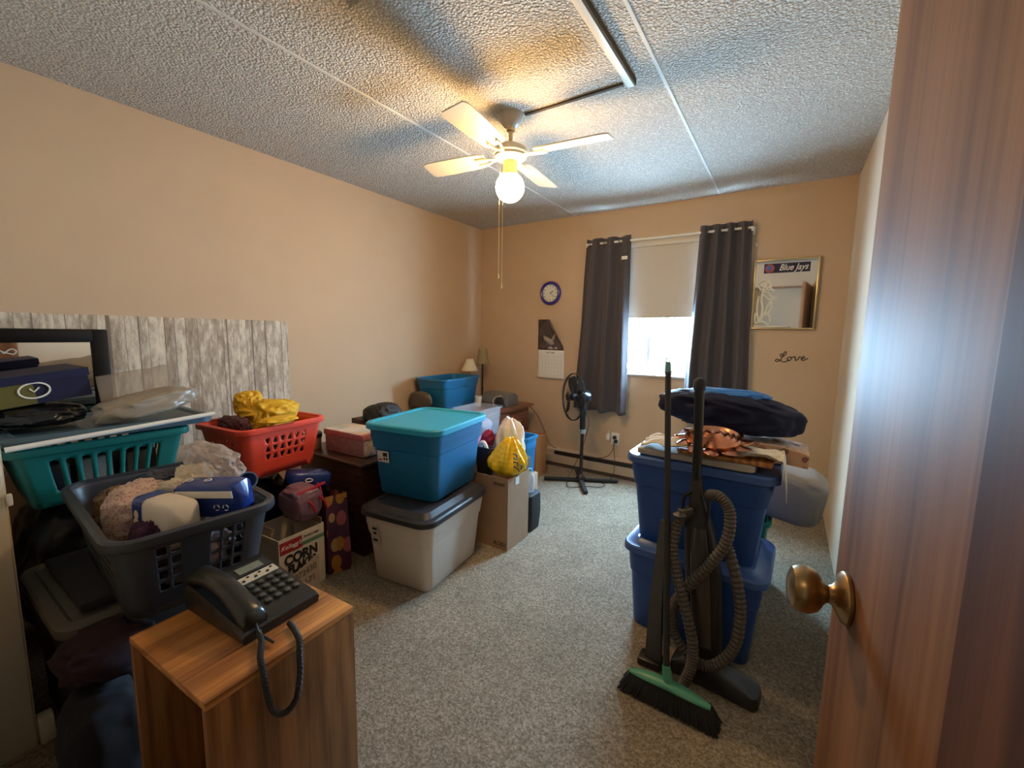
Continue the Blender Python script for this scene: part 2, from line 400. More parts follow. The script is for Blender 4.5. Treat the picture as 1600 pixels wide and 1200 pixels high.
# window frame
wn = MB(); y = YB+.06
for x in (WX0+.02, WX1-.02): wn.box((x, y, (WZ0+WZ1)/2), (.04, .07, WZ1-WZ0), bev=.004)
for z in (WZ0+.02, WZ1-.02): wn.box(((WX0+WX1)/2, y, z), (WX1-WX0-.08, .07, .04), bev=.004)
wo = wn.build('window_1', m_wframe, kind='structure')
b = MB(); b.box((-1.035, YB+.045, (WZ0+WZ1)/2), (.032, .025, WZ1-WZ0-.08), bev=.003); b.box((-.90, YB+.072, (WZ0+WZ1)/2), (.022, .022, WZ1-WZ0-.08), bev=.003)
b.build('window_mullion', m_wframe, wo)
b = MB(); b.box((-.98, YB+.06, (WZ0+WZ1)/2), (.60, .004, WZ1-WZ0-.09)); b.build('window_pane', m_glass, wo)
b = MB(); b.box(((WX0+WX1)/2, YB-.012, WZ0-.008), (WX1-WX0+.02, .036, .016), bev=.004); b.build('window_sill', m_white, wo)
# ceiling hatch
h = thing('attic_hatch', 'square textured ceiling hatch panel with a pale flat trim strip beside the fan', 'hatch', (-1.0, 1.5, ZC))
b = MB(); b.box((-1.0, 1.45, ZC-.012), (.66, .90, .024)); b.build('hatch_panel', m_ceil, h)
b = MB(); b.box((-.662, 1.455, ZC-.014), (.030, .95, .028), bev=.002); b.build('trim_strip', m_cream, h)
b = MB(); b.box((-.93, 1.890, ZC-.028), (.49, .016, .008)); b.box((-.643, 1.455, ZC-.012), (.006, .95, .024)); b.build('shadow_gap', mat('gap_shade', (.10, .07, .04), .9), h)  # dark strips painted in for the shade of the hatch gap

# ------------------------------------------------------------------ door (open, hinged at the right jamb)
P0 = Vector((.19, -.015, 0)); P1 = Vector((.085, .765, 0)); dd = (P1-P0).normalized(); dnrm = Vector((-dd.y, dd.x, 0))
dang = math.atan2(dd.y, dd.x)
dr = bpy.data.objects.new('door_1', None); C.objects.link(dr); dr.location = P0; dr.rotation_euler = (0, 0, dang); dr['kind'] = 'structure'
# local: x along the door, +y = face towards the room (left)
def dloc(bm_fn, name, mt, par=dr):
    b = MB(); bm_fn(b); bmesh.ops.transform(b.bm, matrix=wm(dr), verts=b.bm.verts); return b.build(name, mt, par)
LD = (P1-P0).length
dloc(lambda b: b.box((LD/2, -.0175, 1.02), (LD, .035, 2.02), bev=.0015), 'door_leaf', m_door)
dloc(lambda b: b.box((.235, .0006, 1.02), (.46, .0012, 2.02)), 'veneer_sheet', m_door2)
def knob(b):
    q = Matrix.Rotation(0, 4, 'Z')
    b.lathe([(.0, .0), (.034, .0), (.034, .004), (.031, .007), (.022, .011), (.0135, .016), (.0115, .021), (.0135, .025), (.020, .029),
             (.027, .034), (.0315, .044), (.0315, .054), (.027, .063), (.015, .068), (.0, .0685)], (LD-.065, .0012, .955), (0, 1, 0), 36)
dloc(knob, 'door_knob', m_brass)
dloc(lambda b: b.box((LD+.0005, -.0175, .955), (.003, .024, .056), bev=.001), 'latch_plate', m_brass)

# ------------------------------------------------------------------ ceiling fan
fx, fy = -1.242, 1.863
fan = thing('ceiling_fan', 'cream four blade ceiling fan with a lit round globe and pull chains', 'ceiling fan', (fx, fy, ZC))
m_fan = mat('fan_enamel', (.72, .66, .52), .35); m_fand = mat('fan_brass', (.45, .36, .2), .35, .8)
b = MB(); b.lathe([(.0, 0), (.072, 0), (.072, -.008), (.066, -.03), (.05, -.06), (.03, -.082), (.018, -.088), (0, -.088)], (fx, fy, ZC)); b.build('canopy', mat('canopy_grey', (.42, .38, .33), .4), fan)
b = MB(); b.lathe([(.0, 0), (.021, 0), (.021, .012), (0, .012)], (fx, fy, ZC-.098)); b.cyl((fx, fy, 2.312), (fx, fy, 2.232), .0105); b.build('downrod', m_fand, fan)
b = MB(); b.lathe([(0, 2.238), (.03, 2.236), (.07, 2.226), (.086, 2.212), (.086, 2.192), (.078, 2.186), (.078, 2.176), (.070, 2.168), (.045, 2.158), (0, 2.158)], (fx, fy, 0)); b.build('motor_housing', m_fan, fan)
b = MB(); b.lathe([(0.0, 2.162), (.034, 2.162), (.036, 2.15), (.036, 2.11), (.042, 2.098), (.046, 2.090), (0, 2.090)], (fx, fy, 0)); b.build('light_fitter', mat('fitter_gold', (.75, .55, .28), .3), fan)
m_blade = mat('fan_blade_white', (.72, .64, .50), .45)
for k in range(4):
    a = radians(6+90*k); R = Matrix.Rotation(a, 3, 'Z') @ Matrix.Rotation(radians(11), 3, 'X')
    bl = MB(); top, bot = [], []
    prof = [(.14, .040), (.16, .052), (.22, .058), (.34, .062), (.46, .064), (.49, .060), (.505, .050)]
    out = [(x, w) for x, w in prof]+[(x, -w) for x, w in prof[::-1]]
    for z, li in ((.003, top), (-.003, bot)): li += [Vector((fx, fy, 2.188)) + R @ Vector((x, yy, z)) for x, yy in out]
    bl.skin([bot, top]); bo = bl.build('fan_blade', m_blade, fan, ang=30)
    bi = MB(); bi.tube([Vector((fx, fy, 2.184))+R @ Vector(p) for p in ((.07, 0, -.002), (.11, .012, -.006), (.15, .022, -.007), (.19, .022, -.007))], .006, 8, sub=3)
    bi.tube([Vector((fx, fy, 2.184))+R @ Vector(p) for p in ((.07, 0, -.002), (.11, -.012, -.006), (.15, -.022, -.007), (.19, -.022, -.007))], .006, 8, sub=3)
    bi.build('blade_iron', m_fan, bo)
b = MB(); b.lathe([(.0, -.072)]+[(.072*sin(radians(t)), -.072*cos(radians(t))) for t in range(12, 150, 8)]+[(.040, .060), (0, .060)], (fx, fy, 2.034), n=32)
b.build('glass_globe', mat('lit_globe', (1, .9, .7), .5, emis=(1.0, .62, .27), es=BULB), fan)
b = MB()
for dx, z0, z1 in ((.044, 2.16, 1.60), (.040, 2.16, 1.55)):
    s = 1 if z1 == 1.55 else -1
    x0, y0 = fx+.05*s*.2, fy-.078
    b.cyl((x0, y0, z0-.01), (x0, y0, z1), .0013, n=6); b.lathe([(0, 0), (.0042, .002), (.0048, .012), (.003, .024), (0, .026)], (x0, y0, z1-.024), n=12)
b.build('pull_chain', mat('chain_gold', (.75, .6, .3), .35, .6), fan)

# ------------------------------------------------------------------ window dressing
rod = thing('curtain_rod', 'thin white curtain rod above the window', 'curtain rod', (-.94, 3.66, 2.11))
b = MB(); b.cyl((-1.60, 3.67, 2.108), (-.29, 3.67, 2.108), .0095); b.build('rod', m_white, rod)
for x in (-1.60, -.29):
    b = MB(); b.cyl((x, 3.67, 2.108), (x, 3.67, 2.085), .0095); b.cyl((x, 3.67, 2.108), (x, 3.757, 2.108), .006); b.box((x, 3.753, 2.10), (.02, .01, .06), bev=.002); b.build('bracket', m_white, rod)
m_nick = mat('dull_nickel', (.25, .25, .25), .35, 1)
def curtain(label, xt0, xt1, xb0, xb1, zt, zb, nf, seed, tagx=None):
    t = thing('curtain', label, 'curtain', ((xt0+xt1)/2, 3.66, zb))
    def f(u, v):
        # v=0 top, v=1 bottom
        z = zt+(zb-zt)*v+.008*sin(u*nf*2*pi)*v-.012*(1-v)*abs(sin(u*nf*pi))
        x = (xt0+(xt1-xt0)*u)*(1-v)+(xb0+(xb1-xb0)*u)*v
        am = .030+.012*v
        uu = u+.03*sin(5*u+seed)*v
        yy = 3.665+am*sin(uu*nf*2*pi+seed)+.012*v*sin(uu*nf*4.3*pi+seed*2)+.006*noise.noise(Vector((u*4, v*3, seed)))
        x += .012*noise.noise(Vector((u*5, v*2.2, seed+5)))
        return Vector((x, yy, z))
    b = MB(); b.grid(110, 40, f); b.build('curtain_panel', m_char, t, solid=.003)
    b = MB()
    for k in range(int(nf*2)):
        u = (k+.5)/(nf*2); x = xt0+(xt1-xt0)*u
        cc = Vector((x, 3.667, 2.108)); b = MB(); b.tube([cc+Vector((.003*(-1)**k, .022*cos(q*pi/8), .022*sin(q*pi/8))) for q in range(16)], .0035, 6, closed=True)
        b.build('grommet', m_nick, t)
    if tagx:
        b = MB(); b.box((tagx, 3.604, 1.955), (.050, .002, .028)); lb = b.build('fabric_tag', m_paper, t)
    return t
cl = curtain('charcoal curtain panel left of the blind with a small white tag', -1.60, -1.20, -1.69, -1.17, 2.155, .60, 3, .4, -1.225)
curtain('charcoal curtain panel right of the blind beside the framed mirror', -.655, -.295, -.70, -.235, 2.165, .60, 4, 2.0)
bl = thing('roller_blind', 'beige roller blind pulled halfway down the window', 'blind', (-.94, 3.74, 1.46))
b = MB(); b.box((-.94, 3.733, 1.775), (.60, .0025, .63)); b.build('blind_fabric', m_blind, bl)
b = MB(); b.box((-.94, 3.730, 1.462), (.60, .008, .016), bev=.003); b.build('hem_bar', m_blind, bl)
b = MB(); b.box((-.94, 3.728, 2.078), (.64, .05, .052), bev=.008); b.build('valance', mat('valance_cream', (.62, .57, .46), .5), bl)
b = MB(); b.cyl((-1.212, 3.71, 2.05), (-1.205, 3.735, .55), .0015, n=6); b.build('blind_cord', m_white, bl)

# ------------------------------------------------------------------ on the back wall
ck = thing('wall_clock', 'round blue rimmed wall clock above the calendar', 'clock', (-2.002, 3.755, 1.70))
b = MB(); b.lathe([(.085, 0), (.112, 0), (.116, .012), (.110, .026), (.098, .032), (.086, .026), (.082, .014)], (-2.002, 3.758, 1.70), (0, -1, 0), 40, cap=False); b.build('clock_rim', mat('cobalt_rim', (.045, .03, .22), .3), ck)
b = MB(); b.cyl((-2.002, 3.758, 1.70), (-2.002, 3.742, 1.70), .088, n=40); dial = b.build('clock_dial', mat('dial_cream', (.72, .72, .60), .5), ck)
for k in range(12):
    a = k*pi/6; b = MB(); b.box((-2.002+.070*sin(a), 3.741, 1.70+.070*cos(a)), (.006, .002, .012), Matrix.Rotation(a, 3, 'Y')); b.build('hour_mark', m_print, dial)
for nm, a, l, w_ in (('hour_hand', radians(62), .042, .006), ('minute_hand', radians(128), .060, .004)):
    b = MB(); b.box((-2.002+l/2*sin(a), 3.739, 1.70+l/2*cos(a)), (w_, .0015, l), Matrix.Rotation(a, 3, 'Y')); b.build(nm, m_print, ck)

cal = thing('wall_calendar', 'hanging wall calendar with a dove picture and a curled corner', 'calendar', (-1.985, 3.755, .86))
b = MB()
def calf(u, v):
    x = -2.13+.287*u; z = 1.445-.30*v
    k = max(0, (u-.70)+(.42-v)*.62); 
    return Vector((x-k*.16, 3.752-.004*sin(u*3)-k*.30, z-k*.05))
b.grid(16, 16, calf); pic = b.build('picture_page', mat('sepia_print', (.075, .050, .048), .45, var=.5, vscale=7), cal, solid=.0015)
b = MB()
def bird(pts, y=3.7465): b.poly([Vector((-2.13+.287*u, y, 1.445-.30*v)) for u, v in pts])
bird([(.30, .55), (.42, .60), (.55, .66), (.66, .80), (.50, .84), (.36, .78), (.27, .68)]); bird([(.52, .66), (.62, .52), (.72, .42), (.66, .62), (.58, .74)], 3.7463)
bird([(.32, .62), (.24, .50), (.22, .60), (.28, .72)], 3.7461); bird([(.38, .98), (.42, .90), (.52, .88), (.60, .93), (.60, .99)]); bird([(.64, .98), (.66, .90), (.76, .90), (.80, .97)], 3.7463)
b.build('dove_picture', mat('dove_white', (.42, .36, .33), .6), pic, solid=.0004)
b = MB(); b.grid(14, 12, lambda u, v: Vector((-2.128+(.29+.012*v)*u, 3.750-.006*v-.003*sin(u*4), 1.143-.283*v))); dp = b.build('date_page', m_paper, cal, solid=.001)
b = MB()
for i in range(6): b.box((-1.98, 3.7425-.0004*i, 1.085-.038*i), (.25, .0006, .001))
for i in range(8): b.box((-2.103+.035*i, 3.7425, .99), (.001, .0006, .19))
b.build('date_grid', mat('grey_ink', (.42, .40, .38), .8), dp)
text('calendar_heading', 'JULY  2023', .020, m_print, dp, (-1.98, 3.7435, 1.118), (1, 0, 0), (0, 0, 1))

mi = thing('framed_mirror', 'brass framed mirror with etched iris flowers and a baseball team banner', 'mirror', (-.06, 3.755, 1.375))
MX0, MX1, MZ0, MZ1 = -.257, .136, 1.372, 1.872
m_mir = mat('mirror_silver', (.86, .86, .84), .03, 1.0); m_gold = mat('gold_frame', (.62, .46, .22), .3, .9)
b = MB(); b.box(((MX0+MX1)/2, 3.748, (MZ0+MZ1)/2), (MX1-MX0-.01, .008, MZ1-MZ0-.01)); b.build('mirror_glass', m_mir, mi)
b = MB(); 
for x in (MX0, MX1): b.box((x, 3.746, (MZ0+MZ1)/2), (.012, .024, MZ1-MZ0+.012), bev=.003)
for z in (MZ0, MZ1): b.box(((MX0+MX1)/2, 3.746, z), (MX1-MX0-.012, .024, .012), bev=.003)
b.build('mirror_frame', m_gold, mi)
b = MB(); b.box((-.058, 3.7425, 1.812), (.285, .002, .068)); ban = b.build('team_banner', mat('banner_navy', (.010, .010, .045), .4), mi)
text('banner_lettering', 'Blue Jays', .062, m_paper, ban, (-.018, 3.7405, 1.813), (1, 0, .0), (0, 0, 1), shear=.35, bold=.0009, sx=.80)
b = MB(); b.cyl((-.165, 3.7425, 1.812), (-.165, 3.7405, 1.812), .031, n=24); rd = b.build('team_emblem', mat('emblem_red', (.40, .08, .10), .4), ban)
b = MB(); b.poly([(-.165+x, 3.7402, 1.812+z) for x, z in ((-.028, .004), (-.010, .022), (.012, .020), (.004, .006), (.026, -.004), (.008, -.006), (.002, -.026), (-.010, -.008))]); b.build('emblem_bird', mat('emblem_blue', (.10, .2, .5), .4), rd, solid=.0004)
b = MB()
fl = [[(-.01, -.17), (.0, -.08), (-.01, .0), (-.005, .06)], [(.0, .06), (-.03, .09), (-.035, .12), (-.01, .14), (.02, .135), (.04, .11), (.045, .08), (.07, .065)],
      [(-.005, .06), (.0, .10), (.015, .12)], [(0, .06), (.03, .05), (.06, .02), (.085, .012)], [(.0, .04), (.02, .02), (.045, -.0), (.07, .005)],
      [(-.02, -.17), (-.035, -.06), (-.03, .03)], [(.0, -.15), (.03, -.06), (.05, -.02), (.06, -.05), (.045, -.09), (.035, -.10)],
      [(-.01, -.15), (-.04, -.10), (-.045, -.13), (-.04, -.17)], [(0, -.13), (.03, -.11), (.055, -.13), (.06, -.17)], [(-.04, -.18), (.0, -.16), (.05, -.19)], [(-.05, -.195), (.0, -.20), (.19, -.20)],
      [(-.03, .09), (-.01, .07), (.02, .08), (.04, .11)], [(.02, .135), (.01, .10), (.03, .07), (.05, .08)]]
strokes(b, (-.190, 3.7425, 1.585), (1, 0, 0), (0, 0, 1), fl, .0080, 1.0)
b.build('etched_flower', mat('frosted_etch', (.80, .78, .68), .7), mi)

dec = MB()
lv = [[(-.055, .028), (-.072, .034), (-.078, .022), (-.062, .014), (-.046, .028), (-.040, .045), (-.046, .052), (-.056, .040), (-.066, .010), (-.080, -.014), (-.098, -.022), (-.108, -.014), (-.098, -.004), (-.080, -.012), (-.058, -.024), (-.034, -.020), (-.022, -.008)],
      [(-.018, .012), (-.030, .006), (-.033, -.008), (-.024, -.016), (-.012, -.010), (-.008, .004), (-.016, .013), (-.006, .008), (.010, .012)],
      [(.006, .010), (.016, .013), (.016, -.010), (.022, -.014), (.034, -.004), (.042, .012), (.050, .008)],
      [(.050, -.002), (.062, .000), (.072, .008), (.068, .014), (.058, .008), (.054, -.006), (.062, -.014), (.078, -.008), (.094, .002)]]
strokes(dec, (.03, 3.7595, 1.152), (1, 0, 0.05), (-.05, 0, 1), lv, .0036, 1.0, mt=None)
tag(dec.build('wall_decal', m_print), 'black cursive word decal on the wall under the framed mirror', 'wall decal')
b = MB(); b.box((-.262, 3.754, 1.995), (.012, .012, .028), bev=.003); tag(b.build('wall_hook', m_white), 'small white hook on the wall right of the curtain', 'hook')

ol = thing('wall_outlet', 'white wall outlet with plugs above the baseboard heater', 'outlet', (-1.29, 3.755, .33))
b = MB(); b.box((-1.285, 3.757, .345), (.075, .006, .115), bev=.003); b.build('outlet_plate', m_white, ol)
b = MB(); b.box((-1.285, 3.738, .362), (.03, .034, .030), bev=.006); b.build('plug', m_black, ol)
b = MB(); b.box((-1.272, 3.738, .325), (.03, .034, .030), bev=.006); b.build('plug', m_black, ol)
af = thing('air_freshener', 'white plug-in air freshener on the wall outlet', 'air freshener', (-1.33, 3.74, .33))
b = MB(); b.lathe([(0, 0), (.018, .002), (.022, .03), (.016, .055), (.008, .062), (.006, .085), (0, .088)], (-1.345, 3.735, .33)); b.build('freshener_body', m_white, af)
b = MB(); b.tube([(-1.272, 3.72, .32), (-1.30, 3.70, .22), (-1.36, 3.69, .17), (-1.45, 3.69, .148)], .003, 6, sub=6)
tag(b.build('power_cord', m_black), 'black cord running down from the outlet to the heater top', 'cord')

ht = thing('baseboard_heater', 'long cream baseboard heater with a dark top slot under the window', 'heater', (-1.2, 3.72, 0))
HX0, HX1 = -1.98, .05
b = MB(); b.skin([[Vector((x, yy, z)) for yy, z in ((3.758, .015), (3.705, .015), (3.690, .03), (3.690, .105), (3.700, .112), (3.712, .112), (3.712, .150), (3.758, .168))] for x in (HX0, HX1)]); b.build('heater_case', mat('heater_cream', (.52, .42, .31), .5), ht, smooth=False)
b = MB(); b.box(((HX0+HX1)/2+.04, 3.700, .132), (HX1-HX0-.12, .022, .034), bev=.002); b.build('heater_slot', mat('heater_slot_dark', (.02, .012, .01), .6), ht)
b = MB(); b.box(((HX0+HX1)/2, 3.700, .008), (HX1-HX0, .05, .014)); b.build('heater_base', mat('heater_dark', (.07, .05, .035), .8), ht)

# ------------------------------------------------------------------ pedestal fan
pf = thing('pedestal_fan', 'black pedestal fan on a cross base in front of the left curtain', 'fan', (-1.455, 3.40, 0))
px, py = -1.462, 3.40
for a in (24, 114, 204, 294):
    ra = radians(a+6); e = Vector((px+.33*cos(ra), py+.33*sin(ra)*.93, .016))
    b = MB(); b.box(((px+e.x)/2, (py+e.y)/2, .02), ((e-Vector((px, py, .016))).length, .036, .022), Matrix.Rotation(math.atan2(e.y-py, e.x-px), 3, 'Z'), bev=.004); b.build('base_leg', m_blackm, pf)
b = MB(); b.lathe([(0, .03), (.042, .03), (.040, .045), (.024, .06), (.0165, .075), (0, .075)], (px, py, 0)); b.cyl((px, py, .05), (px, py, .44), .0145); b.build('pole', mat('fan_pole', (.025, .018, .018), .3, .3), pf)
b = MB(); b.lathe([(0, .44), (.026, .44), (.028, .475), (.022, .478), (0, .478)], (px, py, 0)); b.build('height_collar', mat('grey_collar', (.40, .40, .42), .35, .5), pf)
b = MB(); b.lathe([(0, .478), (.024, .478), (.027, .60), (.030, .66), (.022, .72), (0, .72)], (px, py, 0)); b.build('neck', m_black, pf)
hd = Vector((px-.03, py-.03, .765)); ax = Vector((-.62, -.78, .05)).normalized(); fa = ax.orthogonal().normalized()
if abs(fa.z) > .5: fa = ax.cross(fa)
fb = ax.cross(fa)
b = MB(); b.lathe([(0, -.10), (.045, -.10), (.060, -.08), (.062, -.01), (.05, .005), (0, .01)], hd-ax*.0, ax); b.cyl((px, py, .70), hd-ax*.04, .026); b.build('motor', mat('motor_black', (.012, .016, .022), .2, coat=.5), pf)
b = MB(); cc = hd+ax*.055; RG = .203
def circ(c, r, n=40): return [c+fa*r*cos(2*pi*i/n)+fb*r*sin(2*pi*i/n) for i in range(n)]
for dz in (-.004, .006): b.tube(circ(cc+ax*dz, RG), .0042, 6, closed=True)
for s in (1, -1):
    b.tube(circ(cc+ax*s*.050, .115), .0012, 4, closed=True)
    for k in range(60):
        a = 2*pi*k/60; d = fa*cos(a)+fb*sin(a); d1 = fa*cos(a+.18)+fb*sin(a+.18)
        b.tube([cc+d*RG, cc+d*RG*.96+ax*s*.024, cc+d1*.12+ax*s*.050, cc+d1*.03+ax*s*.055], .0008, 3, sub=2)
b.build('wire_guard', m_black, pf)
b = MB(); b.lathe([(0, 0), (.034, 0), (.032, .006), (0, .009)], cc+ax*.052, ax); b.build('guard_badge', m_blackm, pf)
b = MB(); b.lathe([(0, -.02), (.034, -.02), (.034, .015), (.02, .028), (0, .03)], cc, ax)
hub = b.build('blade_hub', m_black, pf)
for k in range(3):
    b = MB(); a0 = 2*pi*k/3+.45
    def bf(u, v):
        r = .030+.150*u; wdt = (.25+.85*sin(pi*min(1, u*.75+.2)))*.60; a = a0+(v-.5)*wdt*1.7+.25*u
        return cc+(fa*cos(a)+fb*sin(a))*r+ax*(.03*(v-.5))
    b.grid(12, 8, bf); b.build('blade', mat('fan_blade_black', (.012, .02, .024), .3), pf, solid=.002)
b = MB(); b.tube([(px+.02, py-.02, .66), (px+.07, py-.03, .56), (px+.045, py-.02, .43), (px-.02, py+.05, .28), (px-.10, py+.10, .12), (px-.10, py-.05, .02), (px-.02, py-.20, .008), (px+.10, py-.10, .008), (px+.2, py-.06, .01), (px+.22, py+.02, .01), (px+.16, py+.08, .01), (px+.22, py+.20, .03), (-1.25, 3.66, .18), (-1.285, 3.70, .33)], .003, 6, sub=8)
b.build('power_cord', m_black, pf)

# ------------------------------------------------------------------ storage totes
def tote(name, label, c, z, rz, W_, D_, H_, mt, lid=None, wall=.006, taper=.86, corner=.06, panel=True, group=None, cat='storage tub', sticker=None, rimout=.012, lidh=.045, dome=0.0):
    t = thing(name, label, cat, (c[0], c[1], z), rz, group)
    cx, cy = c; b = MB(); rings = []
    prof = [(0, taper*.97, .7), (.008, taper, 1), (H_*.66, taper+(1-taper)*.58-.006, 1), (H_*.675, taper+(1-taper)*.70, 1), (H_*.80, taper+(1-taper)*.86, 1), (H_*.812, .985, 1), (H_-.02, .995, 1)]
    for zz, k, kr in prof: rings.append(rring(W_/2*k, D_/2*k, corner*k*kr, z+zz, c, rz))
    rings.append(rring(W_/2+rimout, D_/2+rimout, corner+rimout, z+H_-.016, c, rz)); rings.append(rring(W_/2+rimout, D_/2+rimout, corner+rimout, z+H_, c, rz))
    rings.append(rring(W_/2-wall, D_/2-wall, corner-wall, z+H_, c, rz)); rings.append(rring(W_/2*taper-wall, D_/2*taper-wall, corner*taper-wall, z+wall, c, rz))
    b.skin(rings); b.build('tub_body', mt, t, ang=30)
    if lid:
        b = MB(); o = rimout+.004; zt = z+H_
        R = [rring(W_/2+o, D_/2+o, corner+o, zt-.022, c, rz), rring(W_/2+o+.003, D_/2+o+.003, corner+o, zt-.020, c, rz), rring(W_/2+o+.002, D_/2+o+.002, corner+o, zt+.004, c, rz),
             rring(W_/2+o-.004, D_/2+o-.004, corner+o-.004, zt+.011, c, rz), rring(W_/2-.012, D_/2-.012, corner-.01, zt+.013, c, rz)]
        if dome: R += [rring(W_/2-.035, D_/2-.035, corner-.02, zt+dome, c, rz), rring(W_/2-.055, D_/2-.055, corner-.03, zt+dome, c, rz), rring(W_/2-.062, D_/2-.062, corner-.034, zt+dome-.008, c, rz)]
        else: R += [rring(W_/2-.022, D_/2-.022, corner-.015, zt+.005, c, rz)]
        b.skin(R); b.build('lid', lid, t, ang=30)
    return t

# left stack in the middle of the room
ra = radians(7)
wt = tote('storage_tote', 'grey white tote with a charcoal lid standing on the carpet', (-1.625, 1.655), 0, ra, .43, .575, .385, m_white_tub, m_black_lid, dome=.036, taper=.84)
bt = tote('storage_tote', 'bright blue tote with teal lid stacked on the grey white tote', (-1.695, 1.745), .422, radians(9), .455, .54, .385, m_teal_tub, m_teal_lid, dome=0, taper=.83)
def sticker(t, x, yz, z, w_, h_, face, mt=m_paper, name='label_sticker'):
    """flat sticker on a face; local coordinates, face '-y' """
    b = MB(); Mx = wm(t)
    tilt = Matrix.Rotation(radians(6), 3, 'X')
    b.box((x, yz, z), (w_, .0015, h_), tilt)
    bmesh.ops.transform(b.bm, matrix=Mx, verts=b.bm.verts)
    return b.build(name, mt, t)
st = sticker(bt, -.12, -.2530, .215, .075, .062, '-y')
b = MB(); Mx = wm(bt)
for x, z, w_, h_ in ((-.105, .228, .028, .020), (-.112, .204, .010, .012), (-.096, .204, .010, .012)): b.box((x, -.2550-(z-.215)*.1, z), (w_, .001, h_))
bmesh.ops.transform(b.bm, matrix=Mx, verts=b.bm.verts); b.build('sticker_icon', m_print, st)
b = MB(); b.box((-.138, -.2545, .198), (.022, .001, .008)); bmesh.ops.transform(b.bm, matrix=Mx, verts=b.bm.verts); b.build('sticker_mark', mat('sticker_red', (.45, .05, .1), .6), st)
st = sticker(wt, -.115, -.2850, .265, .045, .105, '-y', mat('sticker_pale', (.55, .5, .45), .5))
b = MB(); Mx = wm(wt)
for z, w_ in ((.30, .03), (.275, .02), (.237, .03)): b.box((-.115, -.2870-(z-.265)*.1, z), (w_, .001, .012))
bmesh.ops.transform(b.bm, matrix=Mx, verts=b.bm.verts); b.build('sticker_print', m_print, st)

# right stack by the door
lt = tote('storage_tote', 'royal blue lidded tote on the carpet under another blue tote', (-.268, 1.985), 0, radians(-2), .535, .40, .375, m_blue_tub, m_blue_lid, dome=.030, corner=.05, taper=.88)
ut = tote('storage_tote', 'royal blue lidded tote on top of the right stack under folded cloths', (-.272, 1.995), .406, radians(-1), .545, .41, .375, m_blue_tub, m_blue_lid, dome=.012, corner=.05, taper=.84)

# ------------------------------------------------------------------ things on the right stack
def sack(b, c, rx, ry, h, prof, seed=0, folds=9, amp=.16, nu=72, nv=30, lean=(0, 0)):
    c = Vector(c); off = Vector((seed*2.3, seed*1.1, 0))
    def pr(v):
        f_ = v*(len(prof)-1); k = min(int(f_), len(prof)-2); t_ = f_-k; t_ = t_*t_*(3-2*t_); return prof[k]+(prof[k+1]-prof[k])*t_
    R_ = []
    for j in range(nv+1):
        v = j/nv; ring = []
        for i in range(nu):
            a = 2*pi*i/nu
            k = pr(v)*(1+amp*(.35+.65*v)*(noise.noise(Vector((cos(a)*folds*.35, sin(a)*folds*.35, v*1.6))+off)*1.4 - .5*abs(noise.noise(Vector((cos(a)*folds*.6, sin(a)*folds*.6, v*.9))-off))))
            ring.append(c+Vector((rx*k*cos(a)+lean[0]*v*v, ry*k*sin(a)+lean[1]*v*v, h*v+.02*h*noise.noise(Vector((cos(a)*3, sin(a)*3, v*3))+off)*6*v)))
        R_.append(ring)
    b.skin(R_); return b
def clothblob(name, label, cat, c, r, mt, amp=.12, freq=2.5, seed=1, power=.75, rot=None, fold=.25, ff=5, flat=None, sub=5):
    b = MB(); b.blob(c, r, amp, freq, seed, sub, power, rot, fold, ff, flat); return tag(b.build(name, mt, ang=80), label, cat)
ZT = .7955
b = MB(); b.skin([rring(.215, .075, .02, ZT+.0005, (-.29, 1.865), radians(-3)), rring(.225, .082, .02, ZT+.006, (-.29, 1.865), radians(-3)), rring(.225, .082, .02, ZT+.026, (-.29, 1.865), radians(-3)), rring(.218, .076, .02, ZT+.029, (-.29, 1.865), radians(-3))])
tag(b.build('folded_tablecloth', mat('grey_linen', (.40, .37, .33), .9, bump=.3, bscale=120)), 'grey folded tablecloth lying directly on the upper blue tote lid', 'tablecloth')
b = MB(); b.box((-.18, 1.865, ZT+.0385), (.34, .14, .016), Matrix.Rotation(radians(-5), 3, 'Z'), bev=.003)
tag(b.build('wooden_tray', m_oak), 'brown wooden tray edge showing under the copper flower', 'tray')
m_linen = mat('cream_linen', (.50, .46, .36), .85, bump=.5, bscale=50, bdist=.004, col2=(.66, .64, .58), vscale=30, stretch=(.6, 4, 1))
b = MB()
def drape(u, v):
    x = -.50+.55*u; yy = 1.785+.012*sin(u*23)+.006*sin(u*51)+.15*v
    z = ZT+.060+.014*noise.noise(Vector((x*11, yy*30, 3)))+.012*abs(sin(v*8+u*3+noise.noise(Vector((x*8, 2, 2)))*2))
    if x > .022: z -= (x-.022)*5.5; x = .022+(x-.022)*.6
    if u < .08: z -= (.08-u)*.25
    return Vector((x, yy-.012*sin(u*7), z))
b.grid(50, 22, drape); tag(b.build('linen_cloth', m_linen, solid=.003), 'crumpled cream linen cloth draped over the blue tote edge', 'cloth')
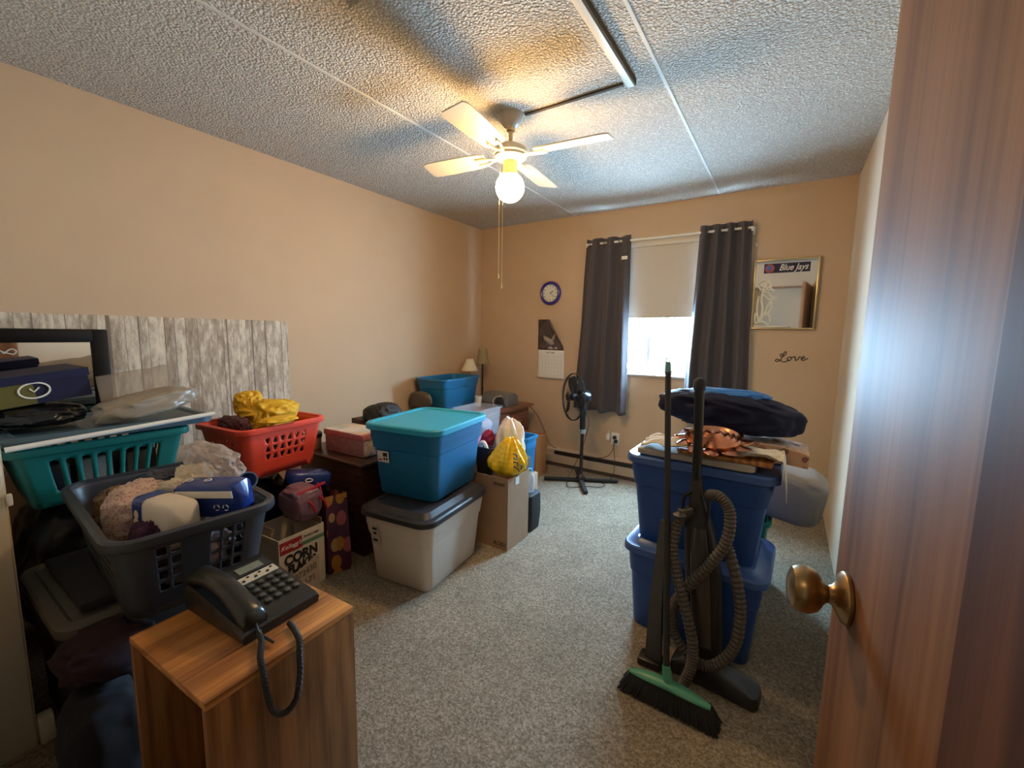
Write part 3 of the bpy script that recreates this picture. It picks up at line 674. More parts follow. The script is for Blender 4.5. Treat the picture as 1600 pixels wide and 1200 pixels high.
# copper flower
cf = thing('copper_flower', 'shiny copper metal flower ornament lying on the cream linen cloth', 'ornament', (-.22, 1.88, .86))
m_cop = mat('copper', (.50, .20, .11), .22, 1.0, var=.2, vscale=25)
oc = Vector((-.225, 1.825, .900)); nz = Vector((0, -.20, 1)).normalized(); ua = Vector((1, 0, 0)); va = nz.cross(ua)
b = MB(); b.lathe([(0, -.002), (.100, -.002), (.104, .006), (.097, .016), (.086, .010), (.077, .022), (.067, .014), (.055, .028), (.040, .020), (.028, .033), (.010, .030), (0, .036)], oc, nz, 44); b.build('flower_center', m_cop, cf)
for k in range(11):
    a = 2*pi*k/11+.2; d = ua*cos(a)+va*sin(a); s = nz.cross(d)
    b = MB()
    def pf_(u, v):
        return oc+d*(.086+.062*u)+s*((v-.5)*.056*sin(pi*(.18+.80*u))+.016*u*u)+nz*(-.004-.012*u+.008*(1-abs(2*v-1))*(1-u)+.010*u**3)
    b.grid(8, 6, pf_); b.build('petal', m_cop, cf, solid=.0015)
b = MB(); b.blob((-.205, 2.095, .975), (.262, .125, .076), .12, 1.4, 4, 5, .66, Matrix.Rotation(radians(5), 3, 'Y'), .20, 3.0)
gb = b.build('garment_bag', mat('navy_nylon', (.007, .009, .030), .65, spec=.25, bump=.3, bscale=14, bdist=.006), ang=80); tag(gb, 'puffy navy blue duffel bag lying on top of the right stack', 'bag')
b = MB(); b.blob((-.23, 2.13, 1.040), (.17, .07, .028), .15, 2.0, 9, 5, .8, None, .2, 4); b.build('blue_lining', mat('sky_nylon', (.02, .14, .42), .45, bump=.4, bscale=20, bdist=.006), gb)
m_flor = spots('floral_quilt', (.46, .28, .18), ((.20, .09, .06), (.55, .36, .26), (.33, .17, .11)), 30, .40, .9)
b = MB()
def quilt(u, v):
    x = -.40+.50*u; yy = 1.965+.22*v+.012*sin(u*17)
    z = ZT+.050+.010*noise.noise(Vector((x*12, yy*14, 8)))+.028*sin(pi*min(.99, u*.98+.01))**.4+.004*sin(v*12)
    return Vector((x, yy, z))
b.skin([[quilt(i/30, j/8) for j in range(9)]+[Vector((quilt(i/30, j/8).x, quilt(i/30, j/8).y, ZT+.006)) for j in range(8, -1, -1)] for i in range(31)])
tag(b.build('floral_quilt', m_flor, ang=60), 'tan floral quilt folded under the navy duffel bag', 'quilt')

gc = thing('laundry_crate', 'green plastic crate partly hidden behind the right blue totes', 'crate', (-.16, 2.50, 0))
m_green = mat('green_plastic', (.01, .17, .10), .4)
b = MB(); c_ = (-.165, 2.50)
b.skin([rring(.125, .13, .03, .0, c_), rring(.15, .155, .03, .375, c_), rring(.162, .167, .03, .38, c_), rring(.162, .167, .03, .397, c_), rring(.145, .15, .03, .397, c_), rring(.118, .122, .03, .01, c_)]); b.build('crate_body', m_green, gc, ang=30)
b = MB()
for k in range(6): b.box((-.045+0*k, 2.40+.04*k, .17), (.02, .012, .25), bev=.002)
b.build('crate_rib', m_green, gc)
b = MB(); b.blob((.0, 2.53, .530), (.205, .155, .130), .04, 1.6, 3, 5, .42, Matrix.Rotation(radians(9), 3, 'Y'), .05, 3, flat=.400)
tag(b.build('cushion', mat('taupe_suede', (.26, .215, .175), .85, bump=.3, bscale=18, bdist=.004), ang=80), 'grey taupe cushion on the green crate by the right wall', 'cushion')

# ------------------------------------------------------------------ vacuum, broom, dustpan
vc = thing('upright_vacuum', 'dark upright vacuum cleaner with a grey hose leaning on the blue totes', 'vacuum cleaner', (-.14, 1.6, 0))
m_vac = mat('vacuum_grey', (.020, .015, .012), .45); m_vacd = mat('vacuum_dark', (.018, .015, .014), .35); m_hose = mat('hose_grey', (.075, .062, .050), .5)
b = MB(); b.skin([rring(.150, .055, .02, .004, (-.14, 1.655), radians(-6)), rring(.155, .060, .025, .012, (-.14, 1.655), radians(-6)), rring(.150, .056, .03, .045, (-.14, 1.655), radians(-6)), rring(.09, .050, .04, .072, (-.16, 1.655), radians(-6)), rring(.05, .04, .03, .092, (-.17, 1.655), radians(-6))]); b.build('cleaner_head', m_vacd, vc, ang=35)
def vring(z, x, yy, hx, hy): return rring(hx, hy, min(hx, hy)*.6, z, (x, yy))
b = MB(); b.skin([vring(.09, -.175, 1.655, .055, .040), vring(.20, -.185, 1.662, .062, .045), vring(.42, -.205, 1.670, .062, .044), vring(.55, -.225, 1.677, .054, .040), vring(.66, -.24, 1.684, .036, .032), vring(.72, -.25, 1.690, .024, .024), vring(.78, -.255, 1.694, .018, .018)]); b.build('body', m_vac, vc, ang=50)
b = MB(); b.skin([vring(.16, -.185, 1.612, .036, .010), vring(.50, -.215, 1.626, .032, .012), vring(.60, -.225, 1.638, .022, .012)]); b.build('dust_bin', mat('bin_smoke', (.05, .04, .035), .15, coat=.4), vc, ang=50)
b = MB(); b.tube([(-.255, 1.690, .76), (-.256, 1.668, .95), (-.260, 1.650, 1.125)], [.017, .0165, .0175], 14); b.build('handle', m_black, vc)
b = MB(); b.lathe([(.0, 0), (.02, 0), (.021, .03), (.012, .042), (0, .044)], (-.260, 1.650, 1.112)); b.build('hand_grip', m_blackm, vc)
b = MB(); b.tube([(-.22, 1.668, .72), (-.20, 1.655, .70), (-.205, 1.65, .60), (-.235, 1.655, .54), (-.28, 1.655, .60), (-.29, 1.66, .69), (-.265, 1.665, .72)], .006, 8, sub=5); b.build('cord_wrap', m_black, vc)
hp = [(-.255, 1.635, .665), (-.293, 1.60, .62), (-.300, 1.575, .52), (-.272, 1.555, .42), (-.235, 1.545, .31), (-.205, 1.54, .20), (-.205, 1.535, .12), (-.225, 1.53, .045)]
b = MB(); b.tube(hp, .0205, 12, sub=14, rib=.20); b.build('hose', m_hose, vc, ang=25)
hp = [(-.20, 1.63, .735), (-.160, 1.60, .745), (-.125, 1.585, .70), (-.128, 1.575, .60), (-.175, 1.575, .50), (-.235, 1.585, .40), (-.285, 1.59, .30), (-.285, 1.59, .20), (-.225, 1.585, .125), (-.150, 1.58, .115), (-.085, 1.585, .20), (-.068, 1.595, .32), (-.085, 1.605, .44), (-.125, 1.62, .56)]
b = MB(); b.tube(hp, .0205, 12, sub=14, rib=.20); b.build('hose', m_hose, vc, ang=25)
b = MB(); b.tube([(-.24, 1.55, .70), (-.27, 1.56, .68), (-.29, 1.565, .68)], .005, 8, sub=3); b.lathe([(0, 0), (.022, 0), (.024, .004), (.010, .012), (0, .03)], (-.285, 1.575, .655)); b.build('hose_clip', m_hose, vc)

br = thing('broom', 'push broom with a green head, black bristles and a tall black handle', 'broom', (-.27, 1.45, 0))
m_gr = mat('broom_green', (.075, .30, .19), .4)
H0, H1 = Vector((-.272, 1.452, .115)), Vector((-.392, 1.735, 1.165))
b = MB(); b.cyl(H0, H1, .0115); b.build('broom_handle', mat('broom_handle_dark', (.018, .017, .016), .6), br)
dH = (H1-H0).normalized()
b = MB(); b.cyl(H1-dH*.005, H1+dH*.038, .0135, .0105); b.tube([H1+dH*.035+Vector((.008*cos(q*pi/6), 0, .014*sin(q*pi/6)+.008)) for q in range(12)], .0028, 6, closed=True); b.build('hanging_cap', mat('cap_green', (.12, .26, .22), .4), br)
ba = radians(-2); ce = Vector((-.262, 1.447, 0)); ux = Vector((cos(ba), sin(ba), 0)); uy = Vector((-sin(ba), cos(ba), 0))
def bro(x, yy, z): return ce+ux*x+uy*yy+Vector((0, 0, z))
b = MB()
hx = .138
secs = []
for i in range(17):
    t_ = -1+2*i/16; w_ = .026*(1-abs(t_)**3*.55); h_ = .030*(1-t_*t_*.45); zb = .062+.006*(1-t_*t_)
    secs.append([bro(hx*t_, w_*cos(q*pi/6), zb+h_*.5+h_*.5*sin(q*pi/6)) for q in range(12)])
b.skin(secs); b.cyl(bro(0, 0, .085), H0+dH*.03, .017, .0145); b.build('broom_head', m_gr, br, ang=50)
b = MB(); rnd = random.Random(3)
for i in range(84):
    t_ = -1+2*i/83
    for j in range(6):
        s_ = (j-2.5)/2.5; x0 = hx*.97*t_; x1 = (hx+.03)*t_+rnd.uniform(-.004, .004)
        b.cyl(bro(x0, s_*.018, .070), bro(x1, s_*.034+rnd.uniform(-.003, .003), .002+rnd.random()*.006), .0042, .0034, n=5)
bo = b.build('bristles', m_blackm, br)
bo['kind'] = 'stuff'

dp = thing('dustpan', 'dark grey upright lobby dustpan between the broom and the blue totes', 'dustpan', (-.35, 1.60, 0))
b = MB(); 
b.skin([[Vector(p) for p in q] for q in ([(-.385, 1.60, .03), (-.325, 1.60, .03), (-.325, 1.63, .03), (-.385, 1.63, .03)], [(-.383, 1.61, .27), (-.335, 1.61, .27), (-.335, 1.64, .27), (-.383, 1.64, .27)], [(-.372, 1.665, .58), (-.350, 1.665, .58), (-.350, 1.68, .58), (-.372, 1.68, .58)])])
b.build('pan_back', mat('pan_grey', (.075, .070, .062), .45), dp, smooth=False)
b = MB(); b.box((-.365, 1.615, .016), (.09, .07, .028), bev=.006); b.build('pan_foot', m_vacd, dp)

# ------------------------------------------------------------------ cardboard box and what is in it
cb = thing('cardboard_box', 'tall open brown cardboard box behind the tote stack', 'box', (-1.49, 2.12, 0))
X0, X1, Y0, Y1, HB = -1.66, -1.321, 2.010, 2.250, .447
b = MB()
b.box(((X0+X1)/2, Y0+.002, HB/2), (X1-X0, .004, HB)); b.box(((X0+X1)/2, Y1-.002, HB/2), (X1-X0, .004, HB)); b.box((X0+.002, (Y0+Y1)/2, HB/2), (.004, Y1-Y0-.008, HB)); b.box((X1-.002, (Y0+Y1)/2, HB/2), (.004, Y1-Y0-.008, HB)); b.box(((X0+X1)/2, (Y0+Y1)/2, .004), (X1-X0-.008, Y1-Y0-.008, .006))
b.build('box_walls', m_card, cb, smooth=False)
m_cprint = mat('box_print', (.10, .055, .03), .8)
text('box_print', 'A1301', .036, m_cprint, cb, (-1.375, Y0-.0008, .035), (1, 0, 0), (0, 0, 1), bold=.001)
text('box_print', 'FRONT', .026, m_cprint, cb, (-1.385, Y0-.0008, .405), (1, 0, 0), (0, 0, 1), bold=.001)
b = MB(); b.box((X1+.001, 2.11, .415), (.0015, .04, .045)); b.build('shipping_label', m_paper, cb)

m_yel = mat('yellow_plastic_bag', (.90, .58, .010), .38, bump=.5, bscale=16, bdist=.006)
b = MB(); 
sack(b, (-1.408, 2.125, .452), .118, .095, .215, (.80, 1.0, 1.02, .96, .86, .74, .60, .42, .16), 2, 7, .42, lean=(.03, 0))
yb_ = b.build('yellow_bag', m_yel, ang=80); tag(yb_, 'bright yellow plastic shopping bag stuffed in the cardboard box', 'plastic bag')
b = MB()
for pth in ([(-1.305, 2.045, .60), (-1.300, 2.07, .585), (-1.292, 2.06, .565), (-1.30, 2.04, .575)], [(-1.295, 2.03, .555), (-1.285, 2.06, .545), (-1.278, 2.05, .525)], [(-1.283, 2.06, .535), (-1.275, 2.09, .52), (-1.273, 2.08, .50)], [(-1.29, 2.025, .53), (-1.277, 2.045, .515), (-1.272, 2.06, .495)]): b.tube([Vector(p)+Vector((-.004, 0, 0)) for p in pth], .004, 6, sub=4)
b.build('bag_print', m_print, yb_)
b = MB()
b.skin([rring(.055, .03, .02, .41, (-1.565, 2.12)), rring(.062, .034, .02, .50, (-1.565, 2.12)), rring(.062, .034, .02, .585, (-1.565, 2.12)), rring(.055, .028, .018, .585, (-1.565, 2.12)), rring(.05, .025, .015, .50, (-1.565, 2.12))])
pc = b.build('leather_pouch', mat('black_brown_leather', (.035, .025, .025), .4), ang=40); tag(pc, 'open dark leather pouch in the cardboard box', 'pouch')
b = MB(); b.tube([(-1.60, 2.112, .55), (-1.598, 2.11, .60), (-1.58, 2.11, .612), (-1.562, 2.11, .59), (-1.55, 2.112, .56)], [.012, .013, .013, .013, .012], 8, sub=5); tag(b.build('paper_roll', m_paper), 'white curled paper sticking out of the leather pouch', 'paper')

# behind the cardboard box
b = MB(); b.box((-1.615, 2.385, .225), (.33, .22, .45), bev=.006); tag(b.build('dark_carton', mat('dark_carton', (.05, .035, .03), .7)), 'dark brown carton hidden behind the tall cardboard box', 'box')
b = MB(); sack(b, (-1.555, 2.385, .452), .105, .085, .27, (.85, 1.0, 1.05, 1.04, 1.0, .94, .84, .62, .25), 11, 8, .45)
tag(b.build('white_bag', mat('white_plastic_bag', (.74, .62, .54), .45, bump=.5, bscale=22, bdist=.005), ang=80), 'crumpled white plastic bag standing behind the yellow bag', 'plastic bag')
b = MB(); b.blob((-1.715, 2.325, .545), (.042, .040, .095), .2, 2.4, 14, 4, .85, Matrix.Rotation(radians(20), 3, 'Y'), .25, 4, flat=.452)
tag(b.build('crimson_cloth', mat('crimson_cloth', (.34, .02, .08), .7), ang=80), 'crimson cloth bundle between the clear bin and white bag', 'cloth')
sb = tote('small_tub', 'small open blue tub behind the white bag', (-1.655, 2.62), .27, 0, .27, .18, .285, m_teal_tub, None, corner=.03, taper=.9)
b = MB(); b.box((-1.655, 2.62, .134), (.28, .19, .266), bev=.005); tag(b.build('plain_carton', m_card), 'brown carton under the small open blue tub', 'box')
bk = thing('tote_bag', 'small black bag on the carpet behind the cardboard box', 'bag', (-1.38, 2.36, 0))
b = MB(); b.skin([rring(.055, .07, .03, .006, (-1.385, 2.36)), rring(.062, .08, .03, .12, (-1.385, 2.36)), rring(.058, .078, .03, .245, (-1.385, 2.36)), rring(.04, .06, .03, .255, (-1.385, 2.36))]); b.build('bag_body', m_blackm, bk, ang=50)
wb = thing('water_bottle', 'clear plastic water bottle standing on the small black bag', 'bottle', (-1.37, 2.35, .257))
b = MB(); b.lathe([(0, 0), (.030, .002), (.033, .01), (.033, .09), (.028, .115), (.014, .135), (.012, .145), (0, .146)], (-1.372, 2.35, .257), n=20); b.build('bottle_body', film('bottle_plastic', (.7, .8, .9), .45, .1), wb)
b = MB(); b.lathe([(0, 0), (.014, 0), (.014, .014), (0, .014)], (-1.372, 2.35, .403), n=16); b.build('bottle_cap', mat('cap_blue', (.1, .3, .5), .4), wb)
b = MB(); b.box((-1.372, 2.31, .52), (.035, .003, .05), Matrix.Rotation(radians(15), 3, 'Y')); 

ob = thing('low_bookcase', 'low honey pine bookcase end by the back wall', 'bookcase', (-1.95, 3.3, 0))
b = MB(); b.box((-1.832, 3.315, .192), (.024, .19, .384), bev=.003); b.build('side_panel', m_orange, ob)
b = MB(); b.box((-1.955, 3.315, .375), (.22, .19, .018), bev=.003); b.build('top_board', m_orange, ob)
b = MB(); b.box((-1.955, 3.315, .20), (.22, .18, .015)); b.build('shelf', m_orange, ob)

# clear bin
cbn = thing('clear_bin', 'translucent plastic bin with pink things behind the blue tote', 'storage tub', (-1.93, 2.50, .41))
m_clear = film('clear_plastic', (.84, .88, .92), .14, .2)
c_ = (-1.925, 2.49)
b = MB(); b.skin([rring(.100, .145, .03, .412, c_), rring(.118, .162, .03, .735, c_), rring(.128, .172, .03, .738, c_), rring(.128, .172, .03, .752, c_), rring(.114, .158, .03, .752, c_), rring(.096, .141, .03, .416, c_)]); b.build('bin_body', m_clear, cbn, ang=30)
b = MB(); b.blob((-1.91, 2.47, .48), (.06, .08, .058), .2, 2, 5, 4); tag(b.build('pink_cloth', mat('pink_cloth', (.55, .12, .28), .8), ang=80), 'pink cloth inside the translucent bin', 'cloth')
b = MB(); b.blob((-1.925, 2.52, .60), (.075, .11, .055), .2, 2, 8, 4, .8); tag(b.build('lilac_cloth', mat('lilac_cloth', (.45, .38, .45), .8), ang=80), 'pale lilac fabric filling the upper translucent bin', 'cloth')
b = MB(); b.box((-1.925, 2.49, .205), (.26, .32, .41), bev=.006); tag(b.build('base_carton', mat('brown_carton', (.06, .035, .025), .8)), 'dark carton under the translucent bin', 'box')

# ------------------------------------------------------------------ far dresser
fd = thing('dresser', 'cherry wood dresser in the far left corner under two lamps', 'dresser', (-2.46, 3.0, 0))
DXa, DXb, DYa, DYb, DH = -2.845, -2.075, 2.70, 3.60, .62
b = MB(); b.box(((DXa+DXb)/2-.015, (DYa+DYb)/2, DH/2-.012), (DXb-DXa-.06, DYb-DYa-.05, DH-.024), bev=.004); b.build('carcass', m_red, fd)
b = MB(); b.box(((DXa+DXb)/2, (DYa+DYb)/2, DH-.012), (DXb-DXa, DYb-DYa, .024), bev=.006); b.build('dresser_top', m_red, fd)
for i in range(3):
    b = MB(); b.box((DXb-.040, (DYa+DYb)/2, .12+.175*i), (.016, DYb-DYa-.09, .16), bev=.004); d_ = b.build('drawer', m_red, fd)
    for s in (-.22, .22):
        b = MB(); b.lathe([(0, 0), (.008, 0), (.007, .012), (.015, .02), (.012, .028), (0, .03)], (DXb-.032, (DYa+DYb)/2+s, .12+.175*i), (1, 0, 0), 14); b.build('drawer_knob', m_brass, d_)
ot = tote('open_tub', 'open bright blue tub on the cherry dresser', (-2.645, 2.985), .622, radians(2), .345, .54, .27, m_teal_tub, None, corner=.05, taper=.86)
text('tub_scribble', 'HADCO', .05, mat('marker_blue', (.01, .06, .16), .6), ot, L2W(ot, (.1665, -.05, .205)), (0, 1, 0), (0, 0, 1), shear=.3)
b = MB(); b.blob((-2.765, 2.60, .705), (.075, .055, .085), .08, 1.5, 2, 4, .7)
b = MB(); b.blob((-2.70, 2.675, .70), (.125, .032, .075), .10, 1.5, 2, 5, .7, None, .08, 3, flat=.622); tag(b.build('olive_cushion', mat('olive_fabric', (.10, .08, .055), .8), ang=80), 'olive brown cushion left of the open blue tub', 'cushion')
def lamp(label, x, y_, z0, zs0, zs1, rt_, rb, mt_s, mt_b, flare=0):
    t = thing('table_lamp', label, 'lamp', (x, y_, z0))
    b = MB(); b.lathe([(0, 0), (.048, 0), (.048, .008), (.02, .018), (.009, .04), (.009, .08), (.013, .10), (.009, .12), (.008, zs0-z0+.02), (0, zs0-z0+.02)], (x, y_, z0), n=20); b.build('lamp_base', mt_b, t)
    b = MB(); h_ = zs1-zs0
    pr = [(rb-(rb-rt_)*(k/8)**(.55 if flare else 1.0), h_*k/8) for k in range(9)]
    b.skin([[Vector((x+r*cos(2*pi*i/32), y_+r*sin(2*pi*i/32), zs0+hh)) for i in range(32)] for r, hh in pr], cap0=False, cap1=False)
    b.build('lamp_shade', mt_s, t, solid=.002)
    return t
lamp('slim black table lamp with an olive flared shade in the corner', -2.655, 3.52, .622, .985, 1.145, .042, .078, mat('olive_shade', (.30, .235, .125), .8), m_black, 1)
lamp('table lamp with a white cone shade behind the open blue tub', -2.73, 3.40, .622, .915, 1.035, .035, .088, mat('ivory_shade', (.80, .72, .54), .8), m_brass)
rd_ = thing('radio', 'grey portable stereo on the cherry dresser', 'radio', (-2.27, 3.30, .622))
m_rg = mat('radio_grey', (.16, .155, .14), .45, .2)
b = MB(); b.skin([[Vector((x, yy, z)) for yy, z in ((3.20, .624), (3.185, .66), (3.20, .71), (3.25, .74), (3.34, .745), (3.40, .71), (3.41, .624))] for x in (-2.42, -2.40, -2.16, -2.14)]); b.build('radio_body', m_rg, rd_, ang=30)
b = MB(); b.lathe([(0, 0), (.045, 0), (.047, .01), (.03, .014), (0, .012)], (-2.20, 3.186, .672), (0, -1, 0), 24); b.build('speaker', m_blackm, rd_)
b = MB(); b.tube([(-2.265, 3.19, .63), (-2.275, 3.18, .665), (-2.255, 3.19, .705), (-2.20, 3.21, .725)], .0035, 6, sub=5); b.build('trim_line', m_white, rd_)
b = MB(); b.cyl((-2.125, 3.25, .624), (-2.125, 3.36, .70), .03, n=14); 
b = MB(); b.lathe([(0, 0), (.026, 0), (.034, .095), (.031, .095), (.024, .006), (0, .006)], (-2.385, 3.10, .6225), n=20); tag(b.build('paper_cup', mat('cup_white', (.66, .62, .56), .6)), 'white paper cup beside the grey stereo', 'cup')
b = MB(); b.tube([(-2.10, 3.55, .60), (-2.06, 3.66, .48), (-2.0, 3.70, .32), (-1.95, 3.70, .22), (-1.90, 3.70, .18), (-1.86, 3.69, .178)], .003, 6, sub=8)
tag(b.build('lamp_cord', m_black), 'thin dark cord running along the wall behind the dresser', 'cord')

# ------------------------------------------------------------------ dark nightstand with pink box, cap, mug
ns = thing('dark_chest', 'espresso wood chest left of the tote stack under a pink box', 'chest', (-2.2, 1.75, 0))
a0, a1, c0, c1, hh = -2.60, -1.958, 1.472, 2.10, .552
b = MB(); b.box(((a0+a1)/2, (c0+c1)/2, (hh-.03)/2+.0), (a1-a0-.03, c1-c0-.03, hh-.03), bev=.003); b.build('chest_body', m_dark, ns)
b = MB(); b.box(((a0+a1)/2, (c0+c1)/2, hh-.014), (a1-a0, c1-c0, .026), bev=.010, seg=3); b.build('chest_top', m_dark, ns)
b = MB(); b.box(((a0+a1)/2, c0+.0125, .28), (a1-a0-.12, .008, .40), bev=.003); b.build('side_panel', m_dark, ns)
pb = thing('gift_box', 'pink and white card box with a picture lid on the espresso chest', 'box', (-2.235, 1.655, .553), radians(3))
m_pink = mat('pink_card', (.50, .17, .19), .6, var=.1, vscale=30)
def lbox(t, c, s, bev=0, mt=None, nm='x', m=None, solid=0, kind=None):
    b = MB(); b.box(c, s, bev=bev); bmesh.ops.transform(b.bm, matrix=wm(t), verts=b.bm.verts); return b.build(nm, m, t)
lbox(pb, (0, 0, .054), (.345, .195, .104), .002, nm='box_base', m=spots('pink_floral_card', (.36, .20, .20), ((.50, .30, .30), (.40, .33, .32), (.30, .18, .18)), 60, .35))
lbox(pb, (0, 0, .121), (.357, .207, .034), .002, nm='box_lid', m=m_pink)
lbox(pb, (-.01, 0, .1390), (.335, .200, .0012), nm='lid_picture', m=mat('pale_print', (.70, .56, .44), .6, col2=(.45, .50, .48), vscale=9))
lbox(pb, (.1735, 0, .052), (.0012, .185, .095), nm='end_label', m=mat('pale_label', (.50, .45, .42), .6, var=.2, vscale=60))
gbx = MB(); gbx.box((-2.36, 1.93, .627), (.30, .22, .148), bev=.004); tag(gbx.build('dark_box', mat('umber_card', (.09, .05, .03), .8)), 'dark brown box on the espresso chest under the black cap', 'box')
cp = thing('baseball_cap', 'black baseball cap with white emblem on a dark brown box', 'cap', (-2.32, 1.90, .702))
b = MB(); b.blob((-2.315, 1.93, .735), (.100, .125, .075), .08, 1.5, 1, 5, .8, None, .14, 4, flat=.7025); b.build('crown', m_blackm, cp)
b = MB()
def brim(u, v):
    a = (u-.5)*1.6 + radians(212); r = .085+.065*v
    return Vector((-2.315+r*cos(a)*.9, 1.93+r*sin(a)*1.1, .716-.006*v))
b.grid(14, 5, brim); b.build('brim', m_blackm, cp, solid=.003)
b = MB(); b.tube([(-2.232, 1.975, .775), (-2.222, 1.985, .755), (-2.226, 2.0, .735), (-2.219, 1.965, .738)], .006, 6, sub=3); b.build('cap_emblem', m_paper, cp)
mg = thing('travel_mug', 'tan mug with a black lid behind the red basket', 'mug', (-2.49, 1.545, .553))
b = MB(); b.lathe([(0, 0), (.038, 0), (.042, .075), (0, .075)], (-2.49, 1.53, .553)); b.build('mug_body', mat('tan_mug', (.35, .20, .10), .5), mg)
b = MB(); b.lathe([(0, .075), (.046, .075), (.047, .10), (.040, .108), (0, .108)], (-2.49, 1.53, .553)); b.build('mug_lid', m_black, mg)

# ------------------------------------------------------------------ laundry baskets
def basket(label, c, z, rz, W_, D_, H_, mt, nx, ny, nr, shape, v0=.22, v1=.80, taper=.80, corner=.05, ex=.80, th=.003, tiltx=0, tilty=0):
    t = thing('laundry_basket', label, 'laundry basket', (c[0], c[1], z), rz)
    t.rotation_euler = (tiltx, tilty, rz)
    b = MB(); cen = Vector((c[0], c[1], z))
    X = wm(t)
    def P(side, s, v):
        k = taper+(1-taper)*v; hx_, hy_, r = W_/2*k, D_/2*k, corner*k; zz = H_*v
        if side % 2 == 0: q = Vector(((hx_-r)*s, -hy_, zz))
        else: q = Vector((hx_, (hy_-r)*s, zz))
        if side >= 2: q = Vector((-q.x, -q.y, q.z))
        return X @ q
    def corner_pt(side, a, v):
        k = taper+(1-taper)*v; hx_, hy_, r = W_/2*k, D_/2*k, corner*k
        cx_, cy_, a0_ = ((hx_-r), -(hy_-r), -90) if side == 0 else ((hx_-r), (hy_-r), 0) if side == 1 else (-(hx_-r), (hy_-r), 90) if side == 2 else (-(hx_-r), -(hy_-r), 180)
        an = radians(a0_+90*a); return X @ Vector((cx_+r*cos(an), cy_+r*sin(an), H_*v))
    def cell(fn, s0, s1, va, vb, hole):
        sm, vm = (s0+s1)/2, (va+vb)/2
        B = [(s0, va), (sm, va), (s1, va), (s1, vm), (s1, vb), (sm, vb), (s0, vb), (s0, vm)]
        bv = [b.bm.verts.new(fn(*p)) for p in B]
        if not hole:
            cv = b.bm.verts.new(fn(sm, vm))
            for q in range(0, 8, 2): b.bm.faces.new((bv[q], bv[q+1], cv, bv[q-1]))
        else:
            hv = [b.bm.verts.new(fn(sm+(s1-s0)/2*x, vm+(vb-va)/2*yy)) for x, yy in hole]
            for q in range(8): b.bm.faces.new((bv[q], bv[(q+1) % 8], hv[(q+1) % 8], hv[q]))
    slot = [(-.55, -.80), (0, -.86), (.55, -.80), (.62, 0), (.55, .80), (0, .86), (-.55, .80), (-.62, 0)]
    tri = [(-.62, -.60), (0, -.68), (.62, -.60), (.42, .0), (.18, .55), (0, .66), (-.18, .55), (-.42, .0)]
    sq = [(-.70, -.66), (0, -.70), (.70, -.66), (.72, 0), (.70, .66), (0, .70), (-.70, .66), (-.72, 0)]
    inv = [(-.18, -.55), (0, -.66), (.18, -.55), (.42, 0), (.62, .60), (0, .68), (-.62, .60), (-.42, .0)]
    for side in range(4):
        nc = nx if side % 2 == 0 else ny
        for ci in range(nc+2):
            # end plain cells
            if ci == 0: s0, s1 = -1, -ex
            elif ci == nc+1: s0, s1 = ex, 1
            else: s0, s1 = -ex+2*ex*(ci-1)/nc, -ex+2*ex*ci/nc
            vl = [0, v0]+[v0+(v1-v0)*r_/nr for r_ in range(1, nr+1)]+[1.0]
            for vi in range(len(vl)-1):
                hole = None
                if 0 < ci <= nc and 0 < vi <= nr:
                    if shape == 'tri': hole = tri if (ci+vi) % 2 else inv
                    elif shape == 'sq': hole = sq if ci not in (nc//2, nc//2+1) else None
                    else: hole = slot
                cell(lambda s, v, sd=side: P(sd, s, v), s0, s1, vl[vi], vl[vi+1], hole)
        for ai in range(4):
            vl = [0, v0]+[v0+(v1-v0)*r_/nr for r_ in range(1, nr+1)]+[1.0]
            for vi in range(len(vl)-1): cell(lambda a, v, sd=side: corner_pt(sd, a, v), ai/4, (ai+1)/4, vl[vi], vl[vi+1], None)
    bot = [X @ p for p in rring(W_/2*taper, D_/2*taper, corner*taper, 0)]
    b.poly(bot)
    bmesh.ops.remove_doubles(b.bm, verts=b.bm.verts, dist=.0004)
    b.build('basket_body', mt, t, solid=th, ang=50)
    b = MB(); o = .016
    R_ = [[X @ p for p in rring(W_/2+e, D_/2+e, corner+e, zz)] for e, zz in ((-.004, H_-.004), (o, H_-.024), (o+.003, H_-.020), (o+.002, H_+.001), (o-.006, H_+.006), (-.004, H_+.003))]
    b.skin(R_, loop=True); b.build('basket_rim', mt, t, ang=40)
    return t
# teal basket against the left, red basket behind, grey one in front
basket('teal laundry basket under a grey lid and white rod near the closet corner', (-2.345, .485), .655, 0, .39, .50, .225, mat('teal_basket', (.005, .14, .13), .45), 6, 8, 1, 'slot', v0=.18, v1=.82, corner=.03)
basket('red laundry basket with triangle holes holding a yellow shirt', (-2.345, 1.15), .565, radians(6), .40, .455, .255, mat('red_basket', (.84, .085, .050), .4), 6, 6, 3, 'tri', v0=.30, v1=.80, taper=.82, ex=.72)
gk = basket('grey blue laundry basket full of linens behind the telephone', (-1.705, .515), .505, radians(-4), .68, .39, .25, mat('slate_basket', (.034, .037, .046), .42), 12, 7, 4, 'sq', v0=.25, v1=.85, taper=.84, corner=.06, ex=.86)

